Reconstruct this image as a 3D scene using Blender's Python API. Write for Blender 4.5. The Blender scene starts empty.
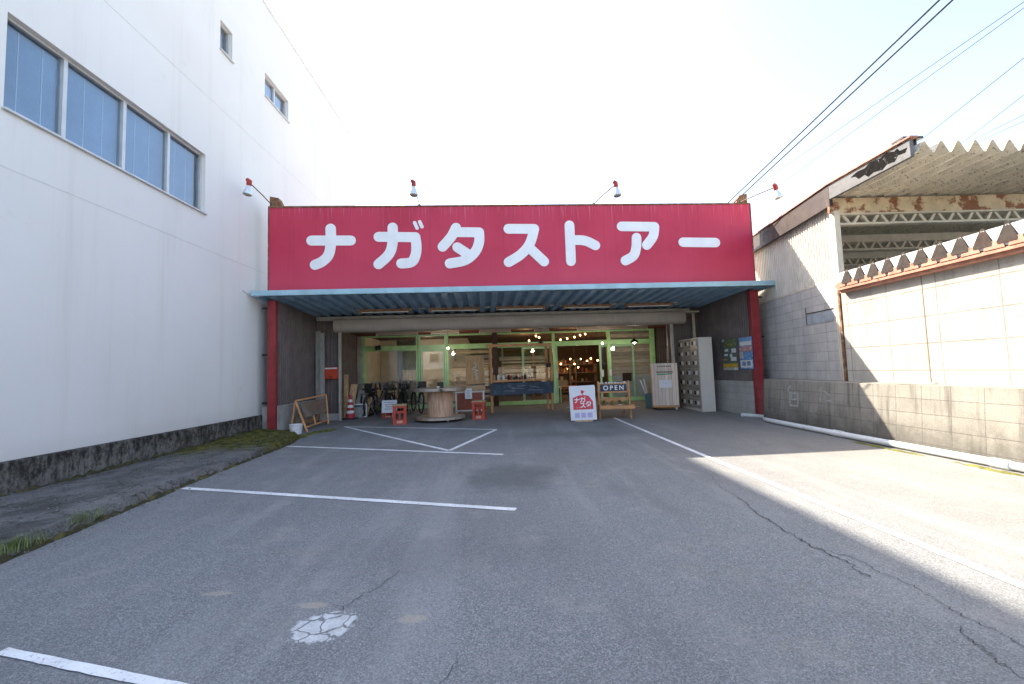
import bpy, bmesh, math, random
from mathutils import Vector, Matrix, noise as mnoise
R = math.radians
sc = bpy.context.scene
COL = sc.collection
random.seed(7)

# ------------------------------------------------------------------ camera
cam = bpy.data.cameras.new('camera')
camo = bpy.data.objects.new('camera', cam); COL.objects.link(camo)
cam.sensor_width = 36; cam.lens = 430 / 1024 * 36
cam.clip_start = 0.05; cam.clip_end = 2000
rx = Vector((0.9992, -0.0209, -0.0330)).normalized()
up0 = Vector((0.0310, -0.0670, 0.9973))
bz = rx.cross(up0).normalized()
up = bz.cross(rx).normalized()
camo.matrix_world = Matrix(((rx.x, up.x, bz.x, 0), (rx.y, up.y, bz.y, 0), (rx.z, up.z, bz.z, 1.3), (0, 0, 0, 1)))
sc.camera = camo

# ------------------------------------------------------------------ sky, sun, exposure
SUN_EL = R(43.3); SUN_DIR = Vector((-0.768, 0.732, 1.0)).normalized()
w = bpy.data.worlds.new('World'); sc.world = w; w.use_nodes = True
nt = w.node_tree; nt.nodes.clear()
wo = nt.nodes.new('ShaderNodeOutputWorld'); bg = nt.nodes.new('ShaderNodeBackground')
sky = nt.nodes.new('ShaderNodeTexSky'); sky.sky_type = 'NISHITA'; sky.sun_disc = False
sky.sun_elevation = SUN_EL; sky.sun_rotation = R(-46.4)
sky.air_density = 1.0; sky.dust_density = 2.2; sky.ozone_density = 1.0
bg.inputs['Strength'].default_value = 0.128
hs = nt.nodes.new('ShaderNodeHueSaturation'); hs.inputs['Saturation'].default_value = 0.86
nt.links.new(sky.outputs[0], hs.inputs['Color']); nt.links.new(hs.outputs[0], bg.inputs[0]); nt.links.new(bg.outputs[0], wo.inputs[0])
sun = bpy.data.lights.new('sun', 'SUN'); sun.energy = 3.8; sun.angle = R(0.4); sun.color = (1, 0.91, 0.78)
suno = bpy.data.objects.new('sun', sun); COL.objects.link(suno)
suno.rotation_euler = (-SUN_DIR).to_track_quat('-Z', 'Y').to_euler()
vs = sc.view_settings
vs.view_transform = 'Standard'; vs.look = 'None'; vs.exposure = 2.08; vs.gamma = 1; vs.use_curve_mapping = False

# ------------------------------------------------------------------ shop frame
A = R(2.5)
L0 = Vector((-5.33, 10.08, 0))
CU, SU = math.cos(A), math.sin(A)
def S(u, v, z=0): return Vector((L0.x + u*CU - v*SU, L0.y + u*SU + v*CU, z))
def gz(x, y):
    v = -(x-L0.x)*SU + (y-L0.y)*CU
    a = min(1, max(0, v/5.)); a = a*a*(3-2*a)
    xc = max(-8, min(3.2, x))
    return (1-a)*(-.012*xc) + a*.03
def SG(u, v, dz=0):
    p = S(u, v); p.z = gz(p.x, p.y)+dz; return p

# ------------------------------------------------------------------ mesh builder
class MB:
    def __init__(s): s.v = []; s.f = []
    def add(s, vs, fs):
        o = len(s.v); s.v += [tuple(p) for p in vs]; s.f += [tuple(i+o for i in q) for q in fs]; return s
    def box(s, x0, y0, z0, x1, y1, z1, M=None):
        p = [Vector(q) for q in ((x0,y0,z0),(x1,y0,z0),(x1,y1,z0),(x0,y1,z0),(x0,y0,z1),(x1,y0,z1),(x1,y1,z1),(x0,y1,z1))]
        if M is not None: p = [M @ q for q in p]
        return s.add(p, ((0,3,2,1),(4,5,6,7),(0,1,5,4),(1,2,6,5),(2,3,7,6),(3,0,4,7)))
    def bar(s, a, b, w, h, upv=(0,0,1)):
        a = Vector(a); b = Vector(b); d = b-a; l = d.length; d.normalize()
        up = Vector(upv)
        if abs(d.dot(up)) > .98: up = Vector((0,1,0))
        x = d.cross(up).normalized(); z = x.cross(d).normalized()
        M = Matrix(((x.x,d.x,z.x,a.x),(x.y,d.y,z.y,a.y),(x.z,d.z,z.z,a.z),(0,0,0,1)))
        return s.box(-w/2,0,-h/2,w/2,l,h/2,M)
    def path(s, pts, r, n=8, closed=False, caps=True):
        pts = [Vector(p) for p in pts]; N = len(pts); rings = []
        rr = r if isinstance(r, (list,tuple)) else [r]*N
        prev = None
        for i, p in enumerate(pts):
            if closed: t = pts[(i+1)%N]-pts[i-1]
            else: t = pts[min(i+1,N-1)]-pts[max(i-1,0)]
            t.normalize()
            if prev is None:
                a = Vector((0,0,1)) if abs(t.z) < .9 else Vector((1,0,0))
                x = t.cross(a).normalized()
            else:
                x = prev - t*prev.dot(t); x.normalize()
            prev = x; y = t.cross(x)
            rings.append([p + (x*math.cos(2*math.pi*k/n)+y*math.sin(2*math.pi*k/n))*rr[i] for k in range(n)])
        vs = [q for rg in rings for q in rg]; fs = []
        for i in range(N if closed else N-1):
            j = (i+1) % N
            for k in range(n):
                fs.append((i*n+k, i*n+(k+1)%n, j*n+(k+1)%n, j*n+k))
        if caps and not closed:
            fs.append(tuple(reversed(range(n)))); fs.append(tuple((N-1)*n+k for k in range(n)))
        return s.add(vs, fs)
    def tube(s, a, b, r, n=10, r1=None): return s.path([a, b], [r, r if r1 is None else r1], n)
    def lathe(s, prof, c=(0,0,0), n=20, M=None):
        vs = []; fs = []; c = Vector(c)
        for r, z in prof:
            for k in range(n):
                q = Vector((max(r,1e-4)*math.cos(2*math.pi*k/n), max(r,1e-4)*math.sin(2*math.pi*k/n), z))
                if M is not None: q = M @ q
                vs.append(q+c)
        for i in range(len(prof)-1):
            for k in range(n): fs.append((i*n+k, i*n+(k+1)%n, (i+1)*n+(k+1)%n, (i+1)*n+k))
        fs.append(tuple(reversed(range(n)))); fs.append(tuple((len(prof)-1)*n+k for k in range(n)))
        return s.add(vs, fs)
    def ball(s, c, r, n=12, sz=1):
        m = max(5, n//2)
        return s.lathe([(r*math.sin(math.pi*i/m), -r*sz*math.cos(math.pi*i/m)) for i in range(m+1)], c, n)
    def ring(s, c, axis, Rr, r, n=28, m=8):
        ax = Vector(axis).normalized(); a = ax.orthogonal().normalized(); b = ax.cross(a)
        return s.path([Vector(c)+(a*math.cos(2*math.pi*k/n)+b*math.sin(2*math.pi*k/n))*Rr for k in range(n)], r, m, closed=True)
    def prism(s, poly, fn, c0, c1):
        n = len(poly)
        vs = [fn(a,b,c0) for a,b in poly] + [fn(a,b,c1) for a,b in poly]
        fs = [tuple(range(n)), tuple(reversed(range(n,2*n)))]
        for i in range(n):
            j = (i+1)%n; fs.append((i,j,n+j,n+i))
        return s.add(vs, fs)
    def build(s, name, mat, parent=None, bevel=0, smooth=True, solid=0, loc=None, rotz=0, weld=False):
        me = bpy.data.meshes.new(name); me.from_pydata(s.v, [], s.f)
        bm = bmesh.new(); bm.from_mesh(me)
        if weld: bmesh.ops.remove_doubles(bm, verts=bm.verts, dist=1e-5)
        bmesh.ops.recalc_face_normals(bm, faces=bm.faces); bm.to_mesh(me); bm.free()
        if smooth:
            me.shade_smooth(); me.set_sharp_from_angle(angle=R(38))
        me.materials.append(mat)
        o = bpy.data.objects.new(name, me); COL.objects.link(o)
        if parent is not None: o.parent = parent
        if loc is not None: o.location = loc
        o.rotation_euler.z = rotz
        if solid:
            m = o.modifiers.new('solid', 'SOLIDIFY'); m.thickness = solid; m.offset = 0
        if bevel:
            m = o.modifiers.new('bevel', 'BEVEL'); m.width = bevel; m.segments = 2; m.limit_method = 'ANGLE'; m.angle_limit = R(40)
        return o

def tag(o, label=None, cat=None, group=None, kind=None):
    if label: o['label'] = label
    if cat: o['category'] = cat
    if group: o['group'] = group
    if kind: o['kind'] = kind
    return o
def thing(name, label, cat, loc=(0,0,0), rotz=0, group=None):
    o = bpy.data.objects.new(name, None); COL.objects.link(o)
    o.empty_display_size = .2
    o.location = loc; o.rotation_euler = (0,0,rotz)
    return tag(o, label, cat, group)
def children(o): return [c for c in COL.objects if c.parent is o]
def dup(o, loc=None, rotz=None, label=None, parent=None):
    kids = children(o)
    c = o.copy(); COL.objects.link(c)
    if parent is not None: c.parent = parent
    if loc is not None: c.location = loc
    if rotz is not None: c.rotation_euler.z = rotz
    if label: c['label'] = label
    for k in kids: dup(k, parent=c)
    return c

# ------------------------------------------------------------------ materials
def newmat(name):
    m = bpy.data.materials.new(name); m.use_nodes = True
    nt = m.node_tree; nt.nodes.clear()
    out = nt.nodes.new('ShaderNodeOutputMaterial'); b = nt.nodes.new('ShaderNodeBsdfPrincipled')
    nt.links.new(b.outputs[0], out.inputs[0])
    return m, nt, b
class NT:
    def __init__(s, nt): s.nt = nt
    def n(s, t, **k):
        q = s.nt.nodes.new(t)
        for a, v in k.items(): setattr(q, a, v)
        return q
    def link(s, a, b): s.nt.links.new(a, b)
    def inp(s, sock, v):
        if hasattr(v, 'is_output') or isinstance(v, bpy.types.NodeSocket): s.link(v, sock)
        else: sock.default_value = v
    def math(s, op, a, b=0, c=None, clamp=False):
        q = s.n('ShaderNodeMath', operation=op, use_clamp=clamp); s.inp(q.inputs[0], a); s.inp(q.inputs[1], b)
        if c is not None: s.inp(q.inputs[2], c)
        return q.outputs[0]
    def coord(s, scale=(1,1,1), kind='Object'):
        t = s.n('ShaderNodeTexCoord'); mp = s.n('ShaderNodeMapping'); mp.inputs['Scale'].default_value = scale
        s.link(t.outputs[kind], mp.inputs[0]); return mp.outputs[0]
    def noise(s, vec, scale, detail=4, rough=.55):
        q = s.n('ShaderNodeTexNoise'); q.inputs['Scale'].default_value = scale; q.inputs['Detail'].default_value = detail
        q.inputs['Roughness'].default_value = rough; s.link(vec, q.inputs['Vector']); return q.outputs[0]
    def ramp(s, fac, lo, hi, a=0., b=1.):
        q = s.n('ShaderNodeMapRange', interpolation_type='SMOOTHSTEP'); s.inp(q.inputs[0], fac)
        for i, v in ((1,lo),(2,hi),(3,a),(4,b)): q.inputs[i].default_value = v
        return q.outputs[0]
    def mix(s, fac, a, b, blend='MIX'):
        q = s.n('ShaderNodeMix', data_type='RGBA', blend_type=blend); s.inp(q.inputs[0], fac)
        for i, v in ((6,a),(7,b)):
            if isinstance(v, (tuple,list)): q.inputs[i].default_value = (*v[:3], 1)
            else: s.link(v, q.inputs[i])
        return q.outputs[2]
    def bump(s, h, strength, dist, bsdf, prev=None):
        q = s.n('ShaderNodeBump'); q.inputs['Strength'].default_value = strength; q.inputs['Distance'].default_value = dist
        s.link(h, q.inputs['Height'])
        if prev is not None: s.link(prev, q.inputs['Normal'])
        s.link(q.outputs[0], bsdf.inputs['Normal']); return q.outputs[0]
    def sep(s, vec):
        q = s.n('ShaderNodeSeparateXYZ'); s.link(vec, q.inputs[0]); return q.outputs
def sc3(c, k): return tuple(max(0, min(1, x*k)) for x in c)

def mat(name, col, rough=.6, var=.15, scale=5, metal=0, bump=0, bscale=80, streak=0, dirt=None, spec=.35, fine=.06):
    """plain painted / plastic / concrete surface with mottling, vertical streaks and patches of dirt=(colour, lo, hi, scale)"""
    m, nt, b = newmat(name); t = NT(nt); v = t.coord()
    c = t.mix(t.ramp(t.noise(v, scale), .3, .7), sc3(col, 1-var), sc3(col, 1+var*.6))
    if fine: c = t.mix(fine*2, c, t.mix(t.ramp(t.noise(v, scale*23, 3), .35, .65), sc3(col, .6), sc3(col, 1.25)))
    if streak:
        sv = t.coord((9, 9, .35)); f = t.math('MULTIPLY', t.ramp(t.noise(sv, 1.6, 5, .65), .5, .78), streak)
        c = t.mix(f, c, sc3(col, .55))
    if dirt:
        dc, lo, hi, ds = dirt
        f = t.ramp(t.noise(v, ds, 6, .65), lo, hi); c = t.mix(f, c, dc)
    t.link(c, b.inputs['Base Color'])
    rr = t.ramp(t.noise(v, scale*3), .3, .7, max(.03, rough-.1), min(1, rough+.1)); t.link(rr, b.inputs['Roughness'])
    b.inputs['Metallic'].default_value = metal; b.inputs['Specular IOR Level'].default_value = spec
    if bump: t.bump(t.noise(v, bscale, 4), bump, .01, b)
    return m
def wood(name, col, along='z', across='x', plank=None, var=.35, rough=.7, weather=.0, pv=(.6,1.3)):
    m, nt, b = newmat(name); t = NT(nt)
    s = {'x': (1.2,14,14), 'y': (14,1.2,14), 'z': (14,14,1.2)}[along]
    v = t.coord(s); o = t.coord()
    base = col
    g = t.noise(v, 2.2, 6, .65)
    c = t.mix(t.ramp(g, .3, .72), sc3(col, 1-var), sc3(col, 1+var*.5))
    if plank:
        a = t.sep(o)['xyz'.index(across)]
        k = t.math('FLOOR', t.math('DIVIDE', a, plank))
        wn = t.n('ShaderNodeTexWhiteNoise', noise_dimensions='1D'); t.link(k, wn.inputs['W'])
        hs = t.n('ShaderNodeHueSaturation'); t.link(c, hs.inputs['Color'])
        t.link(t.ramp(wn.outputs[0], 0, 1, pv[0], pv[1]), hs.inputs['Value'])
        t.link(t.ramp(t.sep(wn.outputs[1])[1], 0, 1, .7, 1.15), hs.inputs['Saturation'])
        c = hs.outputs[0]
        fr = t.math('FRACT', t.math('DIVIDE', a, plank))
        e = t.math('MINIMUM', fr, t.math('SUBTRACT', 1, fr))
        gap = t.ramp(e, .0, .05, 0, 1)
        c = t.mix(gap, sc3(col, .12), c)
    if weather: c = t.mix(t.math('MULTIPLY', t.ramp(t.noise(o, 3, 5), .4, .7), weather), c, (.33,.32,.30))
    t.link(c, b.inputs['Base Color']); b.inputs['Roughness'].default_value = rough
    b.inputs['Specular IOR Level'].default_value = .25
    t.bump(g, .25, .01, b)
    return m
def block(name, col, mortar, bw, bh, a='y', var=.2, stain=None, msize=.007, streak=.3, oy=0.0):
    m, nt, b = newmat(name); t = NT(nt); o = t.coord(); x = t.sep(o)
    cmb = t.n('ShaderNodeCombineXYZ'); t.link(x['xyz'.index(a)], cmb.inputs[0]); t.link(t.math('ADD', x[2], oy), cmb.inputs[1])
    bt = t.n('ShaderNodeTexBrick', offset=0.0, squash=1.0); t.link(cmb.outputs[0], bt.inputs['Vector'])
    for k, v in (('Scale',1),('Mortar Size',msize),('Mortar Smooth',.3),('Bias',0),('Brick Width',bw),('Row Height',bh)): bt.inputs[k].default_value = v
    bt.inputs['Color1'].default_value = (*sc3(col,1-var),1); bt.inputs['Color2'].default_value = (*sc3(col,1+var*.5),1); bt.inputs['Mortar'].default_value = (*mortar,1)
    c = bt.outputs[0]
    c = t.mix(.35, c, t.mix(t.ramp(t.noise(o, 2.2, 6, .7), .3, .7), sc3(col,.5), sc3(col,1.25)))
    c = t.mix(.25, c, t.mix(t.ramp(t.noise(o, 60, 3), .3, .7), sc3(col,.55), sc3(col,1.3)))
    if streak:
        sv = t.coord((7,7,.5)); c = t.mix(t.math('MULTIPLY', t.ramp(t.noise(sv, 1.3, 5, .65), .48, .75), streak), c, sc3(col,.35))
    if stain: # dark growth rising from the wall foot: (colour, z0, z1)
        sn = t.math('ADD', x[2], t.math('MULTIPLY', t.noise(o, 2.5, 5, .7), -.9))
        c = t.mix(t.ramp(sn, stain[1], stain[2], .8, 0), c, stain[0])
    t.link(c, b.inputs['Base Color']); b.inputs['Roughness'].default_value = .92; b.inputs['Specular IOR Level'].default_value = .2
    h = t.math('ADD', t.math('MULTIPLY', bt.outputs[1], -.8), t.math('MULTIPLY', t.noise(o, 90, 4), .35))
    t.bump(h, .5, .012, b)
    return m
def glass(name, tint=(.93,.96,.95), refl=1.0):
    m = bpy.data.materials.new(name); m.use_nodes = True; nt = m.node_tree; nt.nodes.clear(); t = NT(nt)
    out = t.n('ShaderNodeOutputMaterial'); tr = t.n('ShaderNodeBsdfTransparent'); gl = t.n('ShaderNodeBsdfGlossy')
    tr.inputs[0].default_value = (*tint,1); gl.inputs['Roughness'].default_value = .01
    lw = t.n('ShaderNodeLayerWeight'); lw.inputs[0].default_value = .5
    fr = t.math('ADD', t.math('MULTIPLY', t.math('POWER', lw.outputs['Facing'], 5), .96), .04)
    mx = t.n('ShaderNodeMixShader'); t.link(t.math('MULTIPLY', fr, refl, clamp=True), mx.inputs[0])
    t.link(tr.outputs[0], mx.inputs[1]); t.link(gl.outputs[0], mx.inputs[2]); t.link(mx.outputs[0], out.inputs[0])
    return m
def glow(name, col, strength):
    m, nt, b = newmat(name); b.inputs['Base Color'].default_value = (*col,1)
    b.inputs['Emission Color'].default_value = (*col,1); b.inputs['Emission Strength'].default_value = strength; return m

def asphalt():
    m, nt, b = newmat('asphalt'); t = NT(nt); o = t.coord(); x = t.sep(o)
    vo = t.n('ShaderNodeTexVoronoi'); vo.inputs['Scale'].default_value = 165; t.link(o, vo.inputs['Vector'])
    cs = t.sep(vo.outputs['Color'])
    c = t.mix(t.ramp(cs[0], .1, .95), (.137,.142,.143), (.266,.273,.270))
    c = t.mix(t.ramp(t.noise(o, 300, 2), .52, .66, 0, .35), c, (.06,.06,.064))
    c = t.mix(t.ramp(cs[1], .955, .985, 0, .7), c, (.42,.41,.40))
    big = t.noise(o, .45, 6, .6)
    c = t.mix(t.ramp(big, .35, .68, 0, .55), c, t.mix(.5, c, (.11,.108,.105)))
    c = t.mix(t.ramp(t.noise(o, 2.3, 6, .7), .50, .72, 0, .40), c, (.30,.28,.255))
    tv = t.coord((1.5,.16,1)); c = t.mix(t.ramp(t.noise(tv, 1.0, 5, .6), .50, .66, 0, .34), c, (.30,.30,.295))
    tv = t.coord((.9,.2,1)); c = t.mix(t.ramp(t.noise(tv, 1.7, 5, .65), .54, .70, 0, .34), c, (.12,.12,.122))
    c = t.mix(t.ramp(t.noise(o, 7, 5, .7), .56, .72, 0, .22), c, (.13,.13,.13))
    # old oil and water stains with soft edges
    for (px, py, ra, rb, k) in ((.1,5.4,.75,.9,.55),(-1.7,7.6,.9,.5,.3),(1.4,8.7,1.6,.6,.35),(-.6,3.2,1.2,.5,.16),(1.0,1.9,1.0,.5,.12)):
        dx = t.math('DIVIDE', t.math('SUBTRACT', x[0], px), ra); dy = t.math('DIVIDE', t.math('SUBTRACT', x[1], py), rb)
        d = t.math('SQRT', t.math('ADD', t.math('MULTIPLY', dx, dx), t.math('MULTIPLY', dy, dy)))
        d = t.math('ADD', d, t.math('MULTIPLY', t.math('SUBTRACT', t.noise(o, 2.2, 4, .6), .5), 1.3))
        c = t.mix(t.ramp(d, .35, 1.05, k, 0), c, (.075,.078,.078))
    # tan water marks further out and a browner tone by the right wall
    c = t.mix(t.ramp(x[0], 1.8, 4.5, 0, .38), c, t.mix(.5, c, (.34,.28,.21)))
    c = t.mix(t.math('MULTIPLY', t.ramp(t.noise(o, 1.1, 5, .7), .55, .8), .35), c, (.30,.25,.19))
    # worn filler: one cracked white patch and two tan smears
    def ell(cx, cy, ra, rb, ang, rough):
        dx0 = t.math('SUBTRACT', x[0], cx); dy0 = t.math('SUBTRACT', x[1], cy); ca, sa = math.cos(ang), math.sin(ang)
        u = t.math('ADD', t.math('MULTIPLY', dx0, ca/ra), t.math('MULTIPLY', dy0, sa/ra)); v = t.math('ADD', t.math('MULTIPLY', dx0, -sa/rb), t.math('MULTIPLY', dy0, ca/rb))
        d = t.math('SQRT', t.math('ADD', t.math('MULTIPLY', u, u), t.math('MULTIPLY', v, v)))
        return t.math('ADD', d, t.math('MULTIPLY', t.math('SUBTRACT', t.noise(o, 13, 7, .75), .5), rough))
    ve = t.n('ShaderNodeTexVoronoi', feature='DISTANCE_TO_EDGE'); ve.inputs['Scale'].default_value = 8.5
    wn2 = t.n('ShaderNodeTexNoise'); wn2.inputs['Scale'].default_value = 9; t.link(o, wn2.inputs['Vector']); wv2 = t.n('ShaderNodeVectorMath', operation='MULTIPLY_ADD'); wv2.inputs[1].default_value = (.12,.12,.12); t.link(wn2.outputs[1], wv2.inputs[0]); t.link(o, wv2.inputs[2]); t.link(wv2.outputs[0], ve.inputs['Vector'])
    wf = t.math('MULTIPLY', t.ramp(ell(-.97, 2.335, .165, .135, .5, 1.1), .86, 1.04, 1, 0), t.ramp(ve.outputs['Distance'], .025, .075))
    wf = t.math('MULTIPLY', wf, t.ramp(t.noise(o, 120, 4, .8), .34, .46, .35, 1))
    c = t.mix(wf, c, t.mix(t.ramp(t.noise(o, 18, 5, .7), .35, .65), (.44,.44,.435), (.58,.58,.575)))
    for q in ((-.52, 2.38, .085, .04, 0), (-1.12, 2.55, .10, .035, -.1), (-1.75, 2.72, .10, .03, 0)):
        c = t.mix(t.math('MULTIPLY', t.ramp(ell(*q, 1.2), .7, 1.1, .75, 0), t.ramp(t.noise(o, 90, 4, .8), .40, .55, .2, 1)), c, (.37,.32,.245))
    t.link(c, b.inputs['Base Color']); b.inputs['Roughness'].default_value = .88; b.inputs['Specular IOR Level'].default_value = .3
    h = t.math('ADD', t.math('MULTIPLY', vo.outputs['Distance'], -.9), t.math('MULTIPLY', t.noise(o, 200, 3), .5))
    t.bump(h, .4, .005, b)
    return m
def paint_line():
    m, nt, b = newmat('line_paint'); t = NT(nt); o = t.coord()
    f = t.ramp(t.math('ADD', t.noise(o, 45, 5, .75), t.math('MULTIPLY', t.noise(o, 1.3, 3), .25)), .66, .80, 0, .85)
    c = t.mix(t.ramp(t.noise(o, 3, 4), .3, .7), (.62,.62,.61), (.80,.80,.79))
    c = t.mix(f, c, (.22,.22,.22)); t.link(c, b.inputs['Base Color']); b.inputs['Roughness'].default_value = .75
    t.bump(t.noise(o, 150, 3), .4, .006, b); return m
def apron_mat():
    m, nt, b = newmat('mossy_concrete'); t = NT(nt); o = t.coord(); x = t.sep(o)
    c = t.mix(t.ramp(t.noise(o, 1.6, 7, .7), .3, .7), (.11,.106,.10), (.29,.28,.265))
    c = t.mix(t.ramp(t.noise(o, 9, 6, .75), .55, .72, 0, .7), c, (.30,.29,.27))
    c = t.mix(t.ramp(t.noise(o, 70, 3), .4, .65, 0, .5), c, (.035,.034,.032))
    yy = t.math('ADD', t.math('MULTIPLY', t.ramp(x[1], 5.5, 8.8), .42), t.math('MULTIPLY', t.noise(o, 3.2, 7, .75), .62))
    mf = t.ramp(yy, .50, .64)
    mc = t.mix(t.ramp(t.noise(o, 6, 5, .7), .35, .65), (.045,.055,.012), (.17,.15,.035))
    c = t.mix(mf, c, mc)
    vc = t.n('ShaderNodeTexVoronoi', feature='DISTANCE_TO_EDGE'); vc.inputs['Scale'].default_value = 1.7
    wv = t.n('ShaderNodeVectorMath', operation='ADD'); t.link(o, wv.inputs[0]); q = t.n('ShaderNodeTexNoise'); q.inputs['Scale'].default_value = 3; t.link(o, q.inputs['Vector']); t.link(q.outputs[1], wv.inputs[1]); t.link(wv.outputs[0], vc.inputs['Vector'])
    c = t.mix(t.ramp(vc.outputs['Distance'], .008, .022, .55, 0), c, (.05,.047,.04))
    c = t.mix(t.ramp(t.noise(o, 28, 5, .8), .60, .72, 0, .75), c, (.33,.325,.31))
    t.link(c, b.inputs['Base Color']); b.inputs['Roughness'].default_value = .95; b.inputs['Specular IOR Level'].default_value = .15
    h = t.math('ADD', t.noise(o, 40, 6, .7), t.math('MULTIPLY', t.ramp(vc.outputs['Distance'], .0, .05), .5)); t.bump(h, 1.0, .03, b); return m
def plinth_mat():
    m, nt, b = newmat('mouldy_concrete'); t = NT(nt); o = t.coord(); sv = t.coord((4.5,4.5,2.4)); x = t.sep(o)
    c = t.mix(t.ramp(t.noise(o, 3, 7, .7), .3, .7), (.10,.095,.085), (.24,.225,.20))
    f = t.math('ADD', t.noise(sv, 2.4, 9, .78), t.ramp(x[2], .0, .5, -.05, .05))
    c = t.mix(t.ramp(f, .40, .62, 0, .93), c, (.026,.023,.019))
    c = t.mix(t.ramp(x[2], .12, .0, 0, .6), c, (.06,.045,.025))
    c = t.mix(t.ramp(x[1], 7.8, 10.0, 0, .7), c, (.05,.032,.02))
    t.link(c, b.inputs['Base Color']); b.inputs['Roughness'].default_value = .95; b.inputs['Specular IOR Level'].default_value = .15
    t.bump(t.noise(o, 30, 6, .7), .6, .015, b); return m
def sign_mat():
    m, nt, b = newmat('sign_red'); t = NT(nt); o = t.coord(); x = t.sep(o)
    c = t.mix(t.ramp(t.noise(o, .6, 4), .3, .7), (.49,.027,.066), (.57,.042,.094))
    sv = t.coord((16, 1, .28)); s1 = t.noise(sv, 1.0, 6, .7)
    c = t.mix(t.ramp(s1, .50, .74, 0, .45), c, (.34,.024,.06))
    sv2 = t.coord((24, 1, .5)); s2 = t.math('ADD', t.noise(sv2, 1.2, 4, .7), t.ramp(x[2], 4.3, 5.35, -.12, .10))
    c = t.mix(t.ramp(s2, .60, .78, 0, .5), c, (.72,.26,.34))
    c = t.mix(t.ramp(x[2], 3.4, 4.2, .30, 0), c, (.62,.09,.16))  # bounced light painted in, pinker toward the lower edge
    t.link(c, b.inputs['Base Color']); b.inputs['Roughness'].default_value = .5; b.inputs['Specular IOR Level'].default_value = .35
    # sheet seams
    fr = t.math('FRACT', t.math('DIVIDE', x[0], .455)); t.bump(t.ramp(fr, 0, .02), .25, .004, b)
    return m
def wall_white():
    m, nt, b = newmat('white_render'); t = NT(nt); o = t.coord(); x = t.sep(o)
    c = t.mix(t.ramp(t.noise(o, .35, 5), .3, .7), (.75,.725,.685), (.80,.78,.745))
    sv = t.coord((2.2,2.2,.12)); c = t.mix(t.ramp(t.noise(sv, 1.2, 6, .7), .50, .80, 0, .42), c, (.60,.555,.49))
    c = t.mix(t.ramp(t.noise(o, 1.3, 7, .75), .60, .76, 0, .45), c, (.58,.53,.46))
    c = t.mix(t.ramp(x[2], .45, .75, .35, 0), c, (.62,.60,.56))
    t.link(c, b.inputs['Base Color']); b.inputs['Roughness'].default_value = .85; b.inputs['Specular IOR Level'].default_value = .25
    t.bump(t.noise(o, 120, 4), .15, .006, b); return m

M_ASPH = asphalt(); M_LINE = paint_line(); M_APRON = apron_mat(); M_PLINTH = plinth_mat(); M_SIGN = sign_mat(); M_WHITE = wall_white()
M_LETTER = mat('letter_white', (.86,.86,.87), .5, .05, 3, streak=.12)
M_CRACK = mat('crack_black', (.05,.048,.045), .95, .2)
M_TAN = mat('tan_flake', (.30,.25,.19), .9, .3, 20)
M_RUSTY = mat('rusty_steel', (.20,.095,.045), .85, .4, 9, dirt=((.30,.23,.16), .5, .65, 12), bump=.3)
M_REDPOST = mat('red_post_paint', (.30,.035,.04), .5, .25, 4, streak=.5, dirt=((.10,.03,.025), .60, .72, 9))
M_BLUEDECK = mat('blue_deck', (.27,.43,.57), .55, .2, 2, streak=.2, dirt=((.08,.10,.12), .62, .8, 5))
M_FASCIA = mat('pale_blue_fascia', (.36,.55,.63), .5, .15, 3, dirt=((.30,.27,.22), .66, .74, 3))
M_GREYBEAM = mat('grey_beam', (.42,.40,.355), .6, .2, 3, streak=.3)
M_SHUT = mat('beige_shutter_box', (.42,.37,.325), .5, .12, 1.5, streak=.35)
M_SIDING = mat('dark_siding', (.15,.124,.118), .6, .2, 2.5, streak=.5)
M_CONC = mat('concrete', (.43,.42,.39), .9, .3, 4, bump=.3, streak=.3, dirt=((.16,.15,.13), .6, .75, 5))
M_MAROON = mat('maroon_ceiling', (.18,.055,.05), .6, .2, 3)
M_GREEN = mat('green_frame', (.40,.72,.34), .45, .15, 4, streak=.2)
M_TEAL = mat('pale_green_frame', (.42,.70,.47), .45, .15, 4)
M_BROWNCOL = mat('brown_column', (.055,.028,.022), .5, .2)
M_GLASS = glass('shop_glass', (.985,.99,.985), refl=1.1)
M_GLASSW = glass('office_glass', (.84,.91,.96), 2.4)
M_ALU = mat('aluminium', (.58,.58,.57), .4, .08, 6, metal=.3)
M_BEIGE = mat('beige_wall', (.64,.60,.50), .9, .15, 2)
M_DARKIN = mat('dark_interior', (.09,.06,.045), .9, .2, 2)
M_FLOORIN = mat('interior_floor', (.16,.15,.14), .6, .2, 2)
M_BLIND = mat('blind', (.30,.43,.58), .8, .1, 2)
M_BLACK = mat('black_plastic', (.025,.025,.027), .5, .2)
M_WHITEP = mat('white_plastic', (.72,.73,.73), .45, .08)
M_PAPER = mat('white_paper', (.78,.79,.82), .8, .05)
M_INK = mat('grey_ink', (.30,.32,.40), .8, .1)
M_WOODO = wood('orange_wood', (.58,.30,.13), 'z')
M_WOODX = wood('orange_wood_across', (.60,.32,.15), 'x')
M_RECL = wood('reclaimed_boards', (.54,.39,.25), 'x', 'z', .145, weather=.5)
M_RECLG = wood('greyed_boards', (.50,.41,.33), 'x', 'z', .14, weather=.6)
M_PLY = wood('plywood', (.56,.36,.19), 'z')
M_PINE = wood('pale_pine_boards', (.78,.64,.53), 'z', 'x', .098, .12, pv=(.88,1.08))
M_DRUM = wood('drum_staves', (.62,.40,.27), 'z', weather=.12)
M_DRUMTOP = wood('drum_top', (.54,.41,.29), 'x', 'y', .14, weather=.35)
M_LIVE = wood('live_edge_slab', (.52,.36,.22), 'x')
M_BARR = mat('orange_barricade', (.66,.32,.13), .55, .25, 6, dirt=((.42,.35,.27), .56, .68, 14))
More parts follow.
